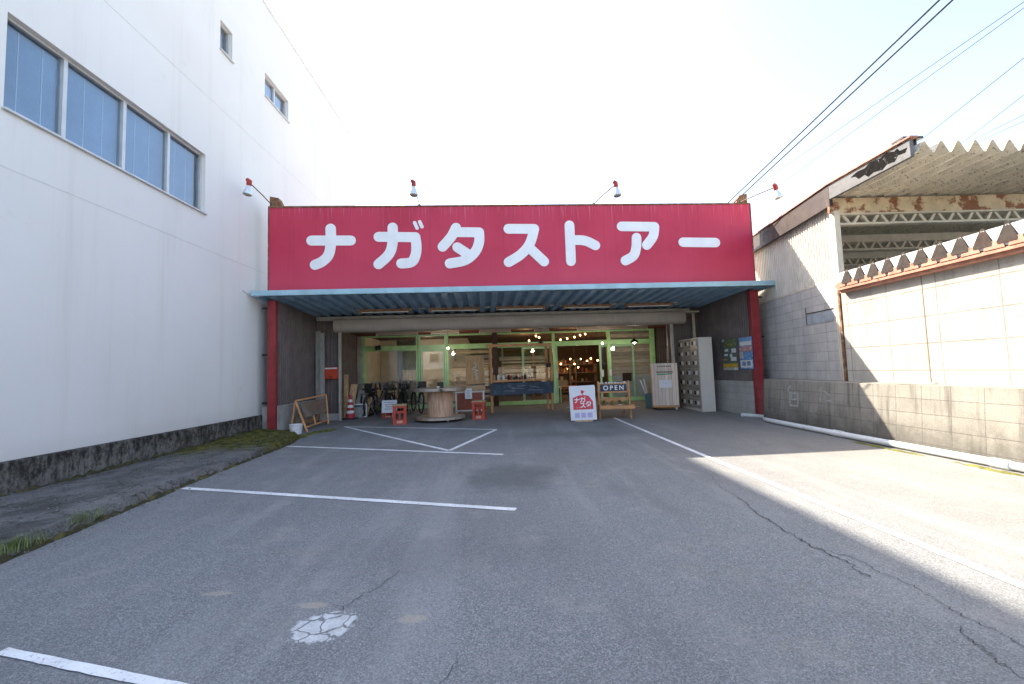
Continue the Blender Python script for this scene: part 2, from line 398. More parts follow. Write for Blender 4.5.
M_OLDBOARD = wood('weathered_board', (.20,.14,.105), 'x', weather=.4)
M_GREYPLANK = wood('grey_planks', (.36,.35,.32), 'z', weather=.6)
M_TIMBER = wood('raw_timber', (.62,.42,.23), 'z')
M_MAILRED = mat('letterbox_red', (.55,.06,.025), .45, .12)
M_CONER = mat('cone_red', (.40,.035,.05), .5, .15)
M_CONEW = mat('cone_white', (.75,.75,.75), .45, .1)
M_CRATE = mat('crate_red', (.48,.075,.045), .5, .15, dirt=((.28,.10,.07), .62, .75, 20))
M_STRAW = mat('straw_pad', (.45,.33,.19), .9, .25, 30)
M_CHALK = mat('chalkboard', (.06,.085,.12), .8, .3, 6, dirt=((.14,.17,.20), .55, .75, 4))
M_BRICKRED = mat('red_brown_panel', (.30,.09,.055), .6, .12)
M_TYRE = mat('tyre', (.02,.02,.02), .85, .2)
M_STEEL = mat('bike_steel', (.45,.45,.46), .3, .1, metal=.8)
M_LOCK = mat('locker_cream', (.66,.63,.56), .45, .06, 2)
M_LOCKD = mat('locker_door', (.30,.28,.245), .45, .1, 3)
M_KNOB = mat('locker_knob', (.72,.66,.60), .4, .08)
M_DKGREY = mat('dark_recess', (.05,.048,.045), .8, .1)
M_LEAF = mat('leaf', (.06,.14,.03), .6, .4, 30)
M_GRASS = mat('grass_blade', (.22,.28,.085), .7, .4, 8)
M_MOSS = mat('moss', (.15,.145,.03), .95, .5, 9, bump=1, bscale=60, dirt=((.07,.075,.02), .5, .7, 6))
M_WIRE = mat('black_cable', (.02,.025,.03), .6, .1)
M_PVC = mat('white_pvc', (.70,.71,.70), .5, .08, 4, dirt=((.42,.40,.35), .62, .76, 7))
M_BULBG = mat('silvered_bulb', (.70,.74,.76), .12, .05, metal=.35, spec=.6)
M_BULBB = mat('bulb_face', (.30,.28,.22), .35, .2, 20)
M_SOCK = mat('red_socket', (.40,.045,.03), .5, .2, 20)
M_TUBE = mat('fluorescent_tube', (.80,.79,.76), .4, .05)
M_HOUS = mat('rusty_tan_housing', (.36,.20,.10), .6, .35, 5, dirt=((.20,.09,.04), .52, .68, 9))
M_CARD = mat('carton', (.36,.25,.14), .85, .2)
M_GLOWW = glow('warm_bulb', (1, .50, .16), 9)
M_GLOWW2 = glow('white_bulb', (1, .86, .65), 9)
M_CREAMST = mat('cream_steel_paint', (.62,.50,.33), .6, .2, 4, dirt=((.24,.10,.05), .49, .56, 2.6))
M_CREAM = mat('cream_paint', (.62,.56,.45), .65, .12, 4, streak=.25, dirt=((.33,.18,.09), .66, .74, 7))
M_ROOFU = mat('fibre_cement_roof', (.74,.67,.53), .85, .15, 3, dirt=((.18,.16,.12), .56, .66, 26))
M_ROOFU2 = mat('lean_to_roof', (.66,.65,.62), .7, .1, 3, dirt=((.36,.26,.2), .62, .78, 8))
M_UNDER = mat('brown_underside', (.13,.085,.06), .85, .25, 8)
M_RIDGESHADE = mat('ridge_hollow_shade', (.038,.029,.023), .9, .3, 10, dirt=((.06,.025,.018), .5, .7, 6))
M_PINKRUST = mat('pink_rust_flashing', (.46,.22,.15), .75, .25, 7, dirt=((.28,.10,.05), .58, .7, 10))
M_BROWNF = mat('brown_verge_board', (.055,.040,.034), .6, .25, 3, dirt=((.05,.04,.035), .6, .75, 4))
M_GREYV = mat('grey_verge', (.14,.138,.138), .7, .2, 3)
M_CORR = mat('pale_corrugated', (.60,.555,.47), .7, .12, 3, streak=.35, dirt=((.33,.26,.16), .64, .78, 6))
M_BLOCKL = block('stained_block_wall', (.29,.27,.23), (.12,.11,.095), .40, .205, 'y', .14, ((.075,.07,.06), -.5, .15), streak=.75, oy=.115)
M_BLOCKU = block('grey_block_wall', (.50,.485,.455), (.20,.195,.185), .40, .19, 'y', .16, None, streak=.25, oy=.05)
M_PANELW = block('panel_wall', (.43,.405,.355), (.15,.12,.09), .80, .40, 'y', .12, None, .010, .35, oy=.1)
M_BLOCKS = block('pale_block_base', (.47,.455,.425), (.27,.26,.24), .40, .19, 'y', .1, None, streak=.15, oy=.06)

# ================================================================== SETTING
# --- parking lot: one sheet out to the horizon
xs = [-300,-90,-30,-12] + [-8+.25*i for i in range(65)] + [8.5,12,30,90,300]
ys = [-300,-90,-30,-12,-8] + [-6+.5*i for i in range(31)] + [9.25+.25*i for i in range(45)] + [21,24,30,60,120,300]
mb = MB(); nx = len(xs)
for y in ys:
    for x in xs: mb.v.append((x, y, gz(x, y)))
for j in range(len(ys)-1):
    for i in range(nx-1): mb.f.append((j*nx+i, j*nx+i+1, (j+1)*nx+i+1, (j+1)*nx+i))
tag(mb.build('parking_lot', M_ASPH), kind='structure')

def ribbon(name, pts, wd, mat_, dz=.005, step=.06, jitter=0):
    mb = MB(); P = []
    for i in range(len(pts)-1):
        a = Vector(pts[i]); b = Vector(pts[i+1]); n = max(1, int((b-a).length/step))
        for k in range(n): P.append(a.lerp(b, k/n))
    P.append(Vector(pts[-1]))
    prevw = wd
    for i, p in enumerate(P):
        t = (P[min(i+1,len(P)-1)]-P[max(i-1,0)]).normalized(); nrm = Vector((-t.y, t.x))
        ww = wd/2*(1+jitter*(random.random()-.5)*2)
        if jitter and i in (0, len(P)-1): ww *= .15
        for s in (-1, 1):
            q = p+nrm*s*(ww*(1 if jitter else random.uniform(.90,1.06))); mb.v.append((q.x, q.y, gz(q.x, q.y)+dz))
    for i in range(len(P)-1): mb.f.append((2*i, 2*i+1, 2*i+3, 2*i+2))
    return tag(mb.build(name, mat_), kind='structure')
for pts in ([(-3.95,10.84),(-.93,7.23)], [(-.93,7.23),(-.2,9.64)], [(-3.98,10.86),(-.17,9.66)], [(-4.01,8.09),(-.04,6.79)],
            [(-3.80,5.24),(.08,4.12)], [(-2.46,2.22),(-1.2,1.87)], [(2.88,11.36),(2.9,6.24),(2.95,2.4),(2.98,.5)], [(2.03,14.18),(4.34,13.78)]):
    ribbon('road_marking', pts, .052 if pts[0][0] == -2.46 else .085, M_LINE, .005)
def wiggle(pts, amp, n=6):
    out = []
    for i in range(len(pts)-1):
        a = Vector(pts[i]); b = Vector(pts[i+1]); d = (b-a); nr = Vector((-d.y, d.x)).normalized()
        for k in range(n):
            out.append(a.lerp(b, k/n) + nr*random.uniform(-amp, amp)*(0 if k == 0 else 1))
    out.append(Vector(pts[-1])); return out
for pts, wd in (([(2.28,4.32),(2.2,3.86),(2.19,3.59),(2.17,3.3),(2.17,3.18),(2.18,3.01),(2.21,2.85),(2.19,2.73),(2.19,2.65)], .016),
                ([(2.19,3.06),(2.23,3.01),(2.31,2.9),(2.3,2.72),(2.33,2.62),(2.34,2.5),(2.32,2.4)], .009),
                ([(2.21,2.17),(2.13,2.05),(2.14,2.0),(2.09,1.91),(2.09,1.85),(2.08,1.6)], .010),
                ([(2.32,2.4),(2.31,2.27),(2.32,2.17),(2.33,2.11),(2.32,2.04),(2.33,1.7)], .008),
                ([(2.36,5.9),(2.45,5.2),(2.3,4.7),(2.28,4.32)], .007),
                ([(-.72,2.95),(-.78,2.75),(-.88,2.6),(-.95,2.47)], .008), ([(-.25,2.05),(-.3,1.9),(-.45,1.75)], .006)):
    ribbon('asphalt_crack', wiggle(pts, .022), wd*.5, M_CRACK, .006, 1, .55)
# --- mossy apron strip along the white building
kerb = [(-3.35,-3),(-3.5,1.0),(-3.66,2.6),(-3.72,3.3),(-3.8,4.1),(-3.9,5.0),(-3.98,5.9),(-4.05,7.2),(-4.12,8.4),(-4.30,9.1),(-4.65,9.7),(-5.3,10.05)]
def kx(y):
    for (x0,y0),(x1,y1) in zip(kerb, kerb[1:]):
        if y <= y1: return x0+(x1-x0)*(y-y0)/(y1-y0)
    return kerb[-1][0]
mb = MB(); NY = 150; NX = 16
for j in range(NY+1):
    y = -3+13.05*j/NY; xk = kx(y)+.04*mnoise.noise((0, y*2.3, 3)) + .03*mnoise.noise((0, y*9, 7)); xw = -5.66
    zw = max(.095, .05+(y-5)*.025); zk = .15-(y-4)*.004
    for i in range(NX+1):
        t = i/NX; x = xw+(xk-xw)*t
        z = zw+(zk-zw)*t + .02*mnoise.noise((x*2, y*2, 1)) + .012*mnoise.noise((x*8, y*8, 2))
        if y > 7: z += .05*max(0, mnoise.noise((x*3, y*3, 5)))*min(1, (y-7))
        mb.v.append((x, y, z))
    mb.v.append((xk+.035, y, gz(xk, y)+.03)); mb.v.append((xk+.06, y, gz(xk, y)-.05))
W_ = NX+3
for j in range(NY):
    for i in range(W_-1): mb.f.append((j*W_+i, j*W_+i+1, (j+1)*W_+i+1, (j+1)*W_+i))
tag(mb.build('pavement', M_APRON), kind='structure')

def moss_strip(name, pts, wd, h, label, seed=0, m_=None, base=gz):
    mb = MB(); n = 0; P = []
    for i in range(len(pts)-1):
        a = Vector(pts[i]); b = Vector(pts[i+1]); k = max(2, int((b-a).length/.06))
        for q in range(k): P.append(a.lerp(b, q/k))
    P.append(Vector(pts[-1])); m = 8
    for i, p in enumerate(P):
        t = (P[min(i+1,len(P)-1)]-P[max(i-1,0)]).normalized(); nr = Vector((-t.y,t.x)); e = min(1, min(i, len(P)-1-i)/5)
        for k in range(m+1):
            s = k/m*2-1; ww = wd*(.55+.6*abs(mnoise.noise((p.x*3, p.y*3, seed))))*(.3+.7*e)
            q = p+nr*s*ww; z = h*(1-s*s)*(.5+mnoise.noise((q.x*9, q.y*9, seed)))*e - .004
            mb.v.append((q.x, q.y, base(q.x,q.y)+z))
    for i in range(len(P)-1):
        for k in range(m): mb.f.append((i*(m+1)+k, i*(m+1)+k+1, (i+1)*(m+1)+k+1, (i+1)*(m+1)+k))
    return tag(mb.build(name, m_ or M_MOSS), label, 'moss', kind='stuff')
moss_strip('moss', [(-4.25,8.9),(-4.35,9.5),(-4.2,10.0),(-3.9,10.5)], .22, .05, 'green moss spreading on the asphalt beside the orange barricade', 3)
for k, (y0, y1, lab) in enumerate(((7.1,5.7,'farthest patch of yellow green moss beside the white pipe'),(5.5,4.5,'middle patch of yellow green moss beside the white pipe'),(4.3,2.0,'nearest patch of yellow green moss beside the white pipe'))):
    moss_strip('moss', [(5.67,y0),(5.64,(y0+y1)/2),(5.67,y1)], .085, .035, lab, 9+k)

M_DMOSS = mat('dark_moss', (.055,.05,.02), .95, .5, 12, bump=1, bscale=60, dirt=((.13,.12,.03), .55, .7, 5))
moss_strip('moss', [(kx(y)+.05, y) for y in (1.5,2.5,3.3,4.1,5.0,5.9,6.6,7.4,8.2,8.9)], .07, .06, 'dark moss lining the foot of the broken kerb', 4, M_DMOSS)
moss_strip('moss', [(-5.58, y) for y in (2,4,5,6,7,8,9,9.9)], .06, .07, 'dark moss line along the foot of the stained plinth', 6, M_DMOSS, lambda x,y: max(.095,.05+(y-5)*.025))

# ================================================================== WHITE OFFICE BUILDING (left)
def holed(mb, fn, a0, a1, b0, b1, holes, depth, extra_a=()):
    As = sorted({a0, a1, *[h[0] for h in holes], *[h[1] for h in holes], *extra_a}); Bs = sorted({b0, b1, *[h[2] for h in holes], *[h[3] for h in holes]})
    for i in range(len(As)-1):
        for j in range(len(Bs)-1):
            ca = (As[i]+As[i+1])/2; cb = (Bs[j]+Bs[j+1])/2
            if any(h[0] < ca < h[1] and h[2] < cb < h[3] for h in holes): continue
            mb.add([fn(As[i],Bs[j],0), fn(As[i+1],Bs[j],0), fn(As[i+1],Bs[j+1],0), fn(As[i],Bs[j+1],0)], [(0,1,2,3)])
    for h in holes:
        c = [(h[0],h[2]),(h[1],h[2]),(h[1],h[3]),(h[0],h[3])]
        for k in range(4):
            p, q = c[k], c[(k+1)%4]
            mb.add([fn(*p,0), fn(*q,0), fn(*q,depth), fn(*p,depth)], [(0,1,2,3)])
WX = -5.7
wb = thing('office_building', 'tall white rendered office building with a four-pane window along the left side', 'building', (WX, 7, 0))
def wl(y, z, d): return (-d, y-7, z)      # local to the building root; d = depth into the wall
W1 = (4.92, 8.30, 4.545, 5.72); W2 = (8.69, 9.09, 8.22, 8.87); W3 = (10.38, 11.55, 8.33, 8.93)
mb = MB(); holed(mb, wl, 1, 17, -.2, 10.7, [W1, W2, W3], .16)
mb.add([(0,10,-.2),(0,10,10.7),(-12,10,10.7),(-12,10,-.2)], [(0,1,2,3)]); mb.add([(0,-6,-.2),(0,-6,10.7),(-12,-6,10.7),(-12,-6,-.2)], [(0,1,2,3)])
mb.add([(-12,-6,-.2),(-12,10,-.2),(-12,10,10.7),(-12,-6,10.7)], [(0,1,2,3)])
mb.add([(0,-6,10.7),(0,10,10.7),(-12,10,10.7),(-12,-6,10.7)], [(0,1,2,3)])
mb.build('wall', M_WHITE, wb, weld=True)
mb = MB(); mb.box(-12.05,-6.03,10.703,.02,10.03,10.76); mb.build('parapet_cap', M_WHITE, wb)
mb = MB(); mb.box(-.05,-6,-.25,.09,3.25,.46); mb.build('plinth', M_PLINTH, wb, bevel=.015)
mb = MB()
for z in (3.85, 6.94): mb.box(-.02,-5.95,z-.006,.003,9.95,z+.006)
mb.build('joint_strip', mat('joint_grey', (.70,.675,.63), .9, .1), wb)
def office_window(hole, mull, blind=True):
    y0,y1,z0,z1 = hole; y0 -= 7; y1 -= 7
    f = MB(); d0, d1 = -.15, -.07
    for a, b in ((z0, z0+.035), (z1-.035, z1)): f.box(d0, y0, a, d1, y1, b)
    for a, b in [(y0, y0+.035), (y1-.035, y1)] + [(m-7-.028, m-7+.028) for m in mull]: f.box(d0+.001, a, z0+.035, d1+.004, b, z1-.035)
    f.box(-.02, y0-.02, z0-.03, .045, y1+.02, z0-.002)
    w_ = f.build('window', M_ALU, wb, bevel=.004)
    ed = [y0+.035] + [m-7 for m in mull] + [y1-.035]
    for k in range(len(ed)-1):
        p = MB(); p.box(-.115, ed[k]+.001, z0+.036, -.109, ed[k+1]-.001, z1-.036); p.build('pane', M_GLASSW, w_)
    if blind:
        b = MB(); n = int((z1-z0)/.028)
        for i in range(n):
            z = z0+.03+i*.028
            b.add([(-.20, y0+.02, z), (-.20, y1-.02, z), (-.185, y1-.02, z+.026), (-.185, y0+.02, z+.026)], [(0,1,2,3)])
        b.build('blind', M_BLIND, w_, solid=.002)
        for k in range(1, 12):
            yy = y0+(y1-y0)*k/12; b = MB(); b.box(-.184,yy-.004,z0+.03,-.178,yy+.004,z1-.03); b.build('blind_cord', M_WHITEP, w_)
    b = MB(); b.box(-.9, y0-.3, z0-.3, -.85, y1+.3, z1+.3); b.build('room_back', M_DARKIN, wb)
office_window(W1, (5.67, 6.58, 7.465)); office_window(W2, (), False); office_window(W3, (10.95,), True)
mb = MB()
for y in (11.9, 13.8, 15.7): mb.tube((-.12, y-7, 10.75), (-.12, y-7, 11.02), .018, 6)
mb.tube((-.12, -4, 11.0), (-.12, 9.9, 11.0), .014, 6); mb.build('roof_rail', M_ALU, wb)
mb = MB(); mb.path([(.02, 9.5-7, 3.26), (.02, 9.9-7, 3.17), (.02, 11.2-7, 3.05)], .008, 5)
mb.build('cable', mat('pale_cable', (.6,.58,.56), .7), wb)

# ================================================================== SHOP BUILDING
sb = thing('shop_building', 'low old store with blue canopy on red posts and a green framed glass front', 'shop', L0, A)
def ribs(mb, n0, n1, pitch, prof, fn, b0, b1):
    """corrugated sheet: prof = [(offset 0..1, height)], repeated from n0 to n1 along a; fn(a, h, b)"""
    pts = []; a = n0
    while a < n1:
        for o, h in prof:
            q = a+o*pitch
            if q <= n1: pts.append((q, h))
        a += pitch
    k = len(pts)
    mb.add([fn(a,h,b0) for a,h in pts]+[fn(a,h,b1) for a,h in pts], [(i,i+1,k+i+1,k+i) for i in range(k-1)])
TRAP = [(0,0),(.38,0),(.5,1),(.88,1)]
# canopy deck (ribs run front to back, falling a little to the rear)
mb = MB(); ribs(mb, -.27, 12.04, .30, [(o,h*.075) for o,h in TRAP], lambda a,h,b: (a, b, 3.135-.035*b+h), -.31, 2.52)
mb.build('canopy_deck', M_BLUEDECK, sb, solid=.003, smooth=False)
mb = MB(); mb.box(-.29,-.39,3.16,12.06,-.315,3.285); mb.build('canopy_fascia', M_FASCIA, sb, bevel=.012)
mb = MB(); mb.box(-.27,-.31,3.235,12.04,2.6,3.25); mb.box(-.1,.3,3.38,11.8,2.6,3.41); mb.build('canopy_top', M_GREYBEAM, sb)
mb = MB(); mb.box(.1,2.32,2.90,11.18,2.42,3.02); mb.build('canopy_beam', M_GREYBEAM, sb, bevel=.006)
mb = MB()
prof = [(2.28,2.93),(2.20,2.90),(2.17,2.80),(2.17,2.68),(2.20,2.60),(2.28,2.55),(2.5,2.55),(2.5,2.93)]
mb.prism(prof, lambda a,b,c: (c,a,b), .63, 10.98); mb.build('shutter_box', M_SHUT, sb)
for u0, u1 in ((-.105, .075), (11.60, 11.815)):
    mb = MB(); mb.box(u0,-.02,-.15,u1,-.008,3.12); mb.box(u0+.012,-.008,-.15,u1-.012,.11,3.12)
    mb.build('post', M_REDPOST, sb, bevel=.003)
for z in (2.95, 1.85, .73):
    mb = MB(); mb.box(-.26,.05,z-.025,-.107,.10,z+.025); mb.build('bracket', M_BLACK, sb)
for z in (2.95, 1.95, .98):
    mb = MB(); mb.box(11.817,.05,z-.02,11.95,.10,z+.02); mb.build('bracket', M_BLACK, sb)
# side walls, ribbed siding on a masonry base
SP = [(0,0),(.12,.012),(.3,.012),(.42,0)]
mb = MB(); ribs(mb, .2, 2.5, .10, SP, lambda a,h,b: (.04+h, a, b), .62, 3.2)
ribs(mb, .04, .76, .10, SP, lambda a,h,b: (a, 2.5-h, b), .2, 3.0)
ribs(mb, 2.5, 5.4, .10, SP, lambda a,h,b: (.36+h, a, b), .0, 2.75)
mb.box(-.1,.2,.6,.03,2.62,3.2); mb.box(-.1,2.52,0,.345,2.62,3.2); mb.box(.2,2.62,0,.35,13,3.2)
mb.build('side_wall', M_SIDING, sb)
mb = MB(); mb.box(-.3,.12,-.1,.075,2.45,.66); mb.box(.076,2.42,-.1,.72,2.49,.24); mb.build('wall_base', M_CONC, sb, bevel=.01)
mb = MB(); ribs(mb, .16, 2.7, .10, SP, lambda a,h,b: (11.62-h, a, b), .80, 3.2)
ribs(mb, 10.62, 11.6, .10, SP, lambda a,h,b: (a, 2.7-h, b), -.1, 3.0)
mb.box(11.64,.16,.78,11.75,2.8,3.2); mb.box(10.62,2.72,-.1,12.3,2.8,3.2); mb.box(12.25,2.8,-.1,12.4,13,3.2)
ribs(mb, 11.31, 12.25, .10, SP, lambda a,h,b: (a, 5.55-h, b), 0, 2.75)
mb.build('side_wall', M_SIDING, sb)
mb = MB(); mb.box(11.585,.15,-.2,11.7,2.69,.83); mb.build('wall_base', M_BLOCKS, sb, bevel=.008)
mb = MB(); mb.box(11.76,5.42,0,12.08,5.5,1.96); mb.build('grey_panel', M_GREYBEAM, sb)
for u in (.735, 10.56):
    mb = MB(); mb.box(u,2.30,-.1,u+.063,2.40,2.57); mb.build('shutter_rail', M_GREYBEAM, sb, bevel=.005)
mb = MB(); mb.tube((11.42,2.60,-.05),(11.42,2.60,2.95),.045,10); mb.box(11.0,2.3,2.89,11.47,2.66,2.935); mb.build('downpipe', M_CREAM, sb)
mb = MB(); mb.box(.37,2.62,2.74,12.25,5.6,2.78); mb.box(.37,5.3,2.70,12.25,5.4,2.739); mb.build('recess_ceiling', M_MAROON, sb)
mb = MB(); mb.box(.378,5.36,0,.545,5.6,2.73); mb.build('concrete_column', M_CONC, sb, bevel=.008)
mb = MB(); mb.box(5.215,5.40,.02,5.385,5.62,2.73); mb.build('brown_column', M_BROWNCOL, sb)
mb = MB(); mb.box(-.1,2.45,3.16,12.4,13.1,3.40); mb.build('roof', M_GREYBEAM, sb)
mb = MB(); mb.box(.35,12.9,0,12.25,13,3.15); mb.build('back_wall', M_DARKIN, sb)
for u in (.36, 12.17):
    mb = MB(); mb.box(u,5.62,.0,u+.06,12.9,2.8); mb.build('inner_wall', M_BEIGE, sb)
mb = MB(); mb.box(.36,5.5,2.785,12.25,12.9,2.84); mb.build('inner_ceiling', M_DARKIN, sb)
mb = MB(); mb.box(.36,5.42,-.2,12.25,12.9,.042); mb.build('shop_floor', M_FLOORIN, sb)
mb = MB(); mb.box(4.1,8.6,.043,4.2,12.9,2.78); mb.box(.43,8.6,.043,4.1,8.7,2.78); mb.build('partition', M_BEIGE, sb)
# storefront
Z0, Z1, ZB0, ZB1, ZT0, ZT1 = .042, .18, 2.15, 2.33, 2.645, 2.72
V0, V1 = 5.45, 5.58
def bay(u0, u1, lower=True, m=M_GREEN, split=None):
    f = MB(); f.box(u0, V0-.012, ZB0, u1, V1, ZB1); o = f.build('shop_window', m, sb, bevel=.004)
    f = MB(); f.box(u0, V0, ZT0, u1, V1, ZT1); f.build('head_bar', m, o, bevel=.004)
    p = MB(); p.box(u0+.004, 5.51, ZB1+.001, u1-.004, 5.516, ZT0-.001); p.build('pane', M_GLASS, o)
    if lower:
        f = MB(); f.box(u0, V0, Z0, u1, V1, Z1); f.build('sill', m, o, bevel=.004)
        p = MB(); p.box(u0+.004, 5.51, Z1+.001, u1-.004, 5.516, ZB0-.001); p.build('pane', M_GLASS, o)
    return o
bay(.635, 2.44); bay(2.585, 3.46, m=M_TEAL); bay(3.61, 5.212); bay(5.39, 7.44); bay(7.53, 9.50, False); bay(9.62, 11.16)
for a, b in ((.548,.633),(2.442,2.50),(2.525,2.583),(3.462,3.52),(3.55,3.608),(7.442,7.528),(9.502,9.618),(11.162,11.305)):
    mb = MB(); mb.box(a, V0-.016, Z0, b, V1+.01, ZT1); mb.build('mullion', M_GREEN if a not in (2.525,3.462) else M_TEAL, sb, bevel=.004)
for a, b in ((2.502,2.523),(3.522,3.548)):
    mb = MB(); mb.box(a, V0+.03, Z0, b, V1, ZT1); mb.build('mullion', M_TEAL, sb)
mb = MB(); mb.box(2.60,V0-.02,2.09,3.45,V1-.03,2.148); mb.box(2.60,V0-.02,.181,2.655,V1-.03,2.09); mb.box(3.40,V0-.02,.181,3.45,V1-.03,2.09); mb.build('door_frame', M_TEAL, sb, bevel=.004)
def leaf(u0, u1, hx):
    f = MB(); v0, v1 = 5.60, 5.645
    f.box(u0,v0,.05,u0+.075,v1,2.148); f.box(u1-.075,v0,.05,u1,v1,2.148); f.box(u0+.075,v0,.05,u1-.075,v1,.19); f.box(u0+.075,v0,2.08,u1-.075,v1,2.148)
    o = f.build('sliding_door', M_TEAL, sb, bevel=.004)
    p = MB(); p.box(u0+.076,5.62,.19,u1-.076,5.626,2.08); p.build('pane', M_GLASS, o)
    h = MB(); h.box(hx-.055,v0-.03,.96,hx+.055,v0-.002,1.22); h.build('handle', M_WHITEP, o, bevel=.01)
leaf(6.30,7.63,7.575); leaf(9.22,10.55,9.30)
mb = MB(); mb.box(9.51,5.40,.98,9.61,5.432,1.22); mb.build('switch_box', M_WHITEP, sb, bevel=.008)
mb = MB(); mb.box(7.40,5.40,.05,7.44,5.43,.66); mb.box(7.70,5.66,.05,7.73,5.69,.66); mb.box(7.40,5.40,.62,7.64,5.43,.66); mb.build('door_guard', M_TEAL, sb)

# --- signboard with its seven letters
sg = thing('signboard', 'wide red shop signboard with white katakana letters above the canopy', 'sign', S(0,0,0), A)
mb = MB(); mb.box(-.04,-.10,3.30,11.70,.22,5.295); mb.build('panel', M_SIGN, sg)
mb = MB(); mb.box(-.06,-.115,5.297,11.72,.235,5.332); mb.box(-.062,-.112,3.30,-.042,.23,5.296); mb.box(11.702,-.112,3.30,11.722,.23,5.296); mb.build('edge_trim', M_RUSTY, sg)
for u0, d in ((-.05, 1), (11.68, -1)):
    mb = MB(); mb.prism([(0,0),(.30,0),(.20,.22),(0,.26)], lambda a,b,c: (u0+d*a, c, 5.334+b), -.05, .12); mb.build('corner_bracket', M_RUSTY, sg)
def smooth_pts(pts, n=6):
    if len(pts) < 3: return [Vector(p) for p in pts]
    P = [Vector(p) for p in pts]; out = []
    for i in range(len(P)-1):
        p0 = P[max(i-1,0)]; p1 = P[i]; p2 = P[i+1]; p3 = P[min(i+2,len(P)-1)]
        for k in range(n):
            t = k/n; out.append(.5*((2*p1)+(p2-p0)*t+(2*p0-5*p1+4*p2-p3)*t*t+(3*p1-p0-3*p2+p3)*t**3))
    out.append(P[-1]); return out
def stroke_poly(pts, wd):
    P = smooth_pts(pts); Lf = []; Rt = []
    for i, p in enumerate(P):
        t = (P[min(i+1,len(P)-1)]-P[max(i-1,0)]).normalized(); n = Vector((-t.y, t.x))*wd/2
        Lf.append(p+n); Rt.append(p-n)
    def cap(c, t, n):
        return [c + n*math.cos(math.pi*k/8)+t*math.sin(math.pi*k/8)*wd/2 for k in range(1,8)]
    te = (P[-1]-P[-2]).normalized(); ts = (P[1]-P[0]).normalized()
    e = cap(P[-1], te, Vector((-te.y,te.x))*wd/2); s = cap(P[0], -ts, -Vector((-ts.y,ts.x))*wd/2)
    return Lf + e + Rt[::-1] + s
def smesh(mb, pts, wd, fn, c0, c1):
    """stroke as a strip of quads with round ends, extruded"""
    P = smooth_pts(pts); n = len(P); k = stroke_poly(pts, wd); N = len(k)
    # indices: left 0..n-1, end cap n..n+6, right n+7..2n+6 (reversed), start cap 2n+7..2n+13
    vs = [fn(p.x,p.y,c1) for p in k] + [fn(p.x,p.y,c0) for p in k]; fs = []
    r = lambda i: 2*n+6-i
    for off, rev in ((0,0),(N,1)):
        for i in range(n-1):
            q = (off+i, off+i+1, off+r(i+1), off+r(i)); fs.append(q[::-1] if rev else q)
        e = tuple(off+x for x in range(n-1, n+8)); fs.append(e[::-1] if rev else e)
        s = tuple(off+x for x in list(range(2*n+6, 2*n+14))+[0]); fs.append(s[::-1] if rev else s)
    for i in range(N):
        j = (i+1) % N; fs.append((i, j, N+j, N+i))
    mb.add(vs, fs)
GL = dict(
 na=[[(.93,4.5),(1.83,4.49)],[(1.37,4.78),(1.37,4.42),(1.32,4.16),(1.18,4.0),(1.01,3.92)]],
 ga=[[(2.48,4.57),(3.34,4.55)],[(3.34,4.55),(3.36,4.35),(3.34,4.13),(3.24,3.95),(3.0,3.92)],[(2.81,4.79),(2.80,4.4),(2.71,4.14),(2.47,3.91)],[(3.33,4.90),(3.385,4.77)],[(3.45,4.92),(3.50,4.80)]],
 ta=[[(4.31,4.77),(4.19,4.55),(3.98,4.31)],[(4.34,4.66),(4.86,4.65)],[(4.86,4.65),(4.85,4.40),(4.74,4.16),(4.50,3.97),(4.14,3.90)],[(4.33,4.29),(4.59,4.11)]],
 su=[[(5.57,4.73),(6.20,4.72)],[(6.20,4.72),(6.08,4.36),(5.86,4.10),(5.55,3.91)],[(6.08,4.24),(6.41,3.91)]],
 to=[[(7.07,4.8),(7.07,4.43),(7.07,3.91)],[(7.15,4.43),(7.44,4.41),(7.69,4.29)]],
 a=[[(8.37,4.76),(9.20,4.74)],[(9.20,4.74),(9.15,4.50),(8.98,4.28)],[(8.73,4.47),(8.71,4.23),(8.63,4.02),(8.42,3.90)]],
 bar=[[(9.91,4.34),(10.74,4.32)]])
for key in ('na','ga','ta','su','to','a','bar'):
    mb = MB()
    for i, st in enumerate(GL[key]):
        thin = key == 'ga' and i >= 3
        smesh(mb, st, .085 if thin else .24, lambda a,b,c: (a,c,b), -.1005, -.112-.003*i)
    mb.build('letter', M_LETTER, sg, smooth=False)

# --- floodlights over the sign
def flood(u, z, au, label, tilt):
    t = thing('sign_floodlight', label, 'lamp', S(au,-.02,5.34), A, 'floodlights over the red sign')
    e = Vector((u-au, -.92, z-5.34))
    mb = MB(); mb.path([(0,.06,0),(0,0,.02), e*.5+Vector((0,0,.02)), e], .013, 6); mb.box(-.03,-.06,-.003,.03,.06,.03); mb.build('arm', M_RUSTY, t)
    Mr = Matrix.Rotation(tilt, 4, 'Y')
    mb = MB(); mb.lathe([(.03,.06),(.05,.045),(.052,-.06),(.043,-.075)], e, 12, Mr); mb.ball(e+Vector((-.03,0,.05)), .045, 8); mb.build('socket', M_SOCK, t)
    mb = MB(); mb.lathe([(.038,-.072),(.045,-.11),(.075,-.19),(.092,-.245),(.092,-.265)], e, 16, Mr); mb.build('bulb', M_BULBG, t)
    mb = MB(); mb.lathe([(.091,-.262),(.08,-.285),(.045,-.30),(.0,-.303)], e, 16, Mr); mb.build('bulb_face', M_BULBB, t)
flood(-.05, 5.535, .02, 'floodlight on a rusty arm at the far left corner of the red sign', .15)
flood(3.45, 5.50, 3.44, 'floodlight above the second letter of the red sign', 0.0)
flood(8.0, 5.46, 7.71, 'floodlight leaning right above the middle right of the red sign', -.1)
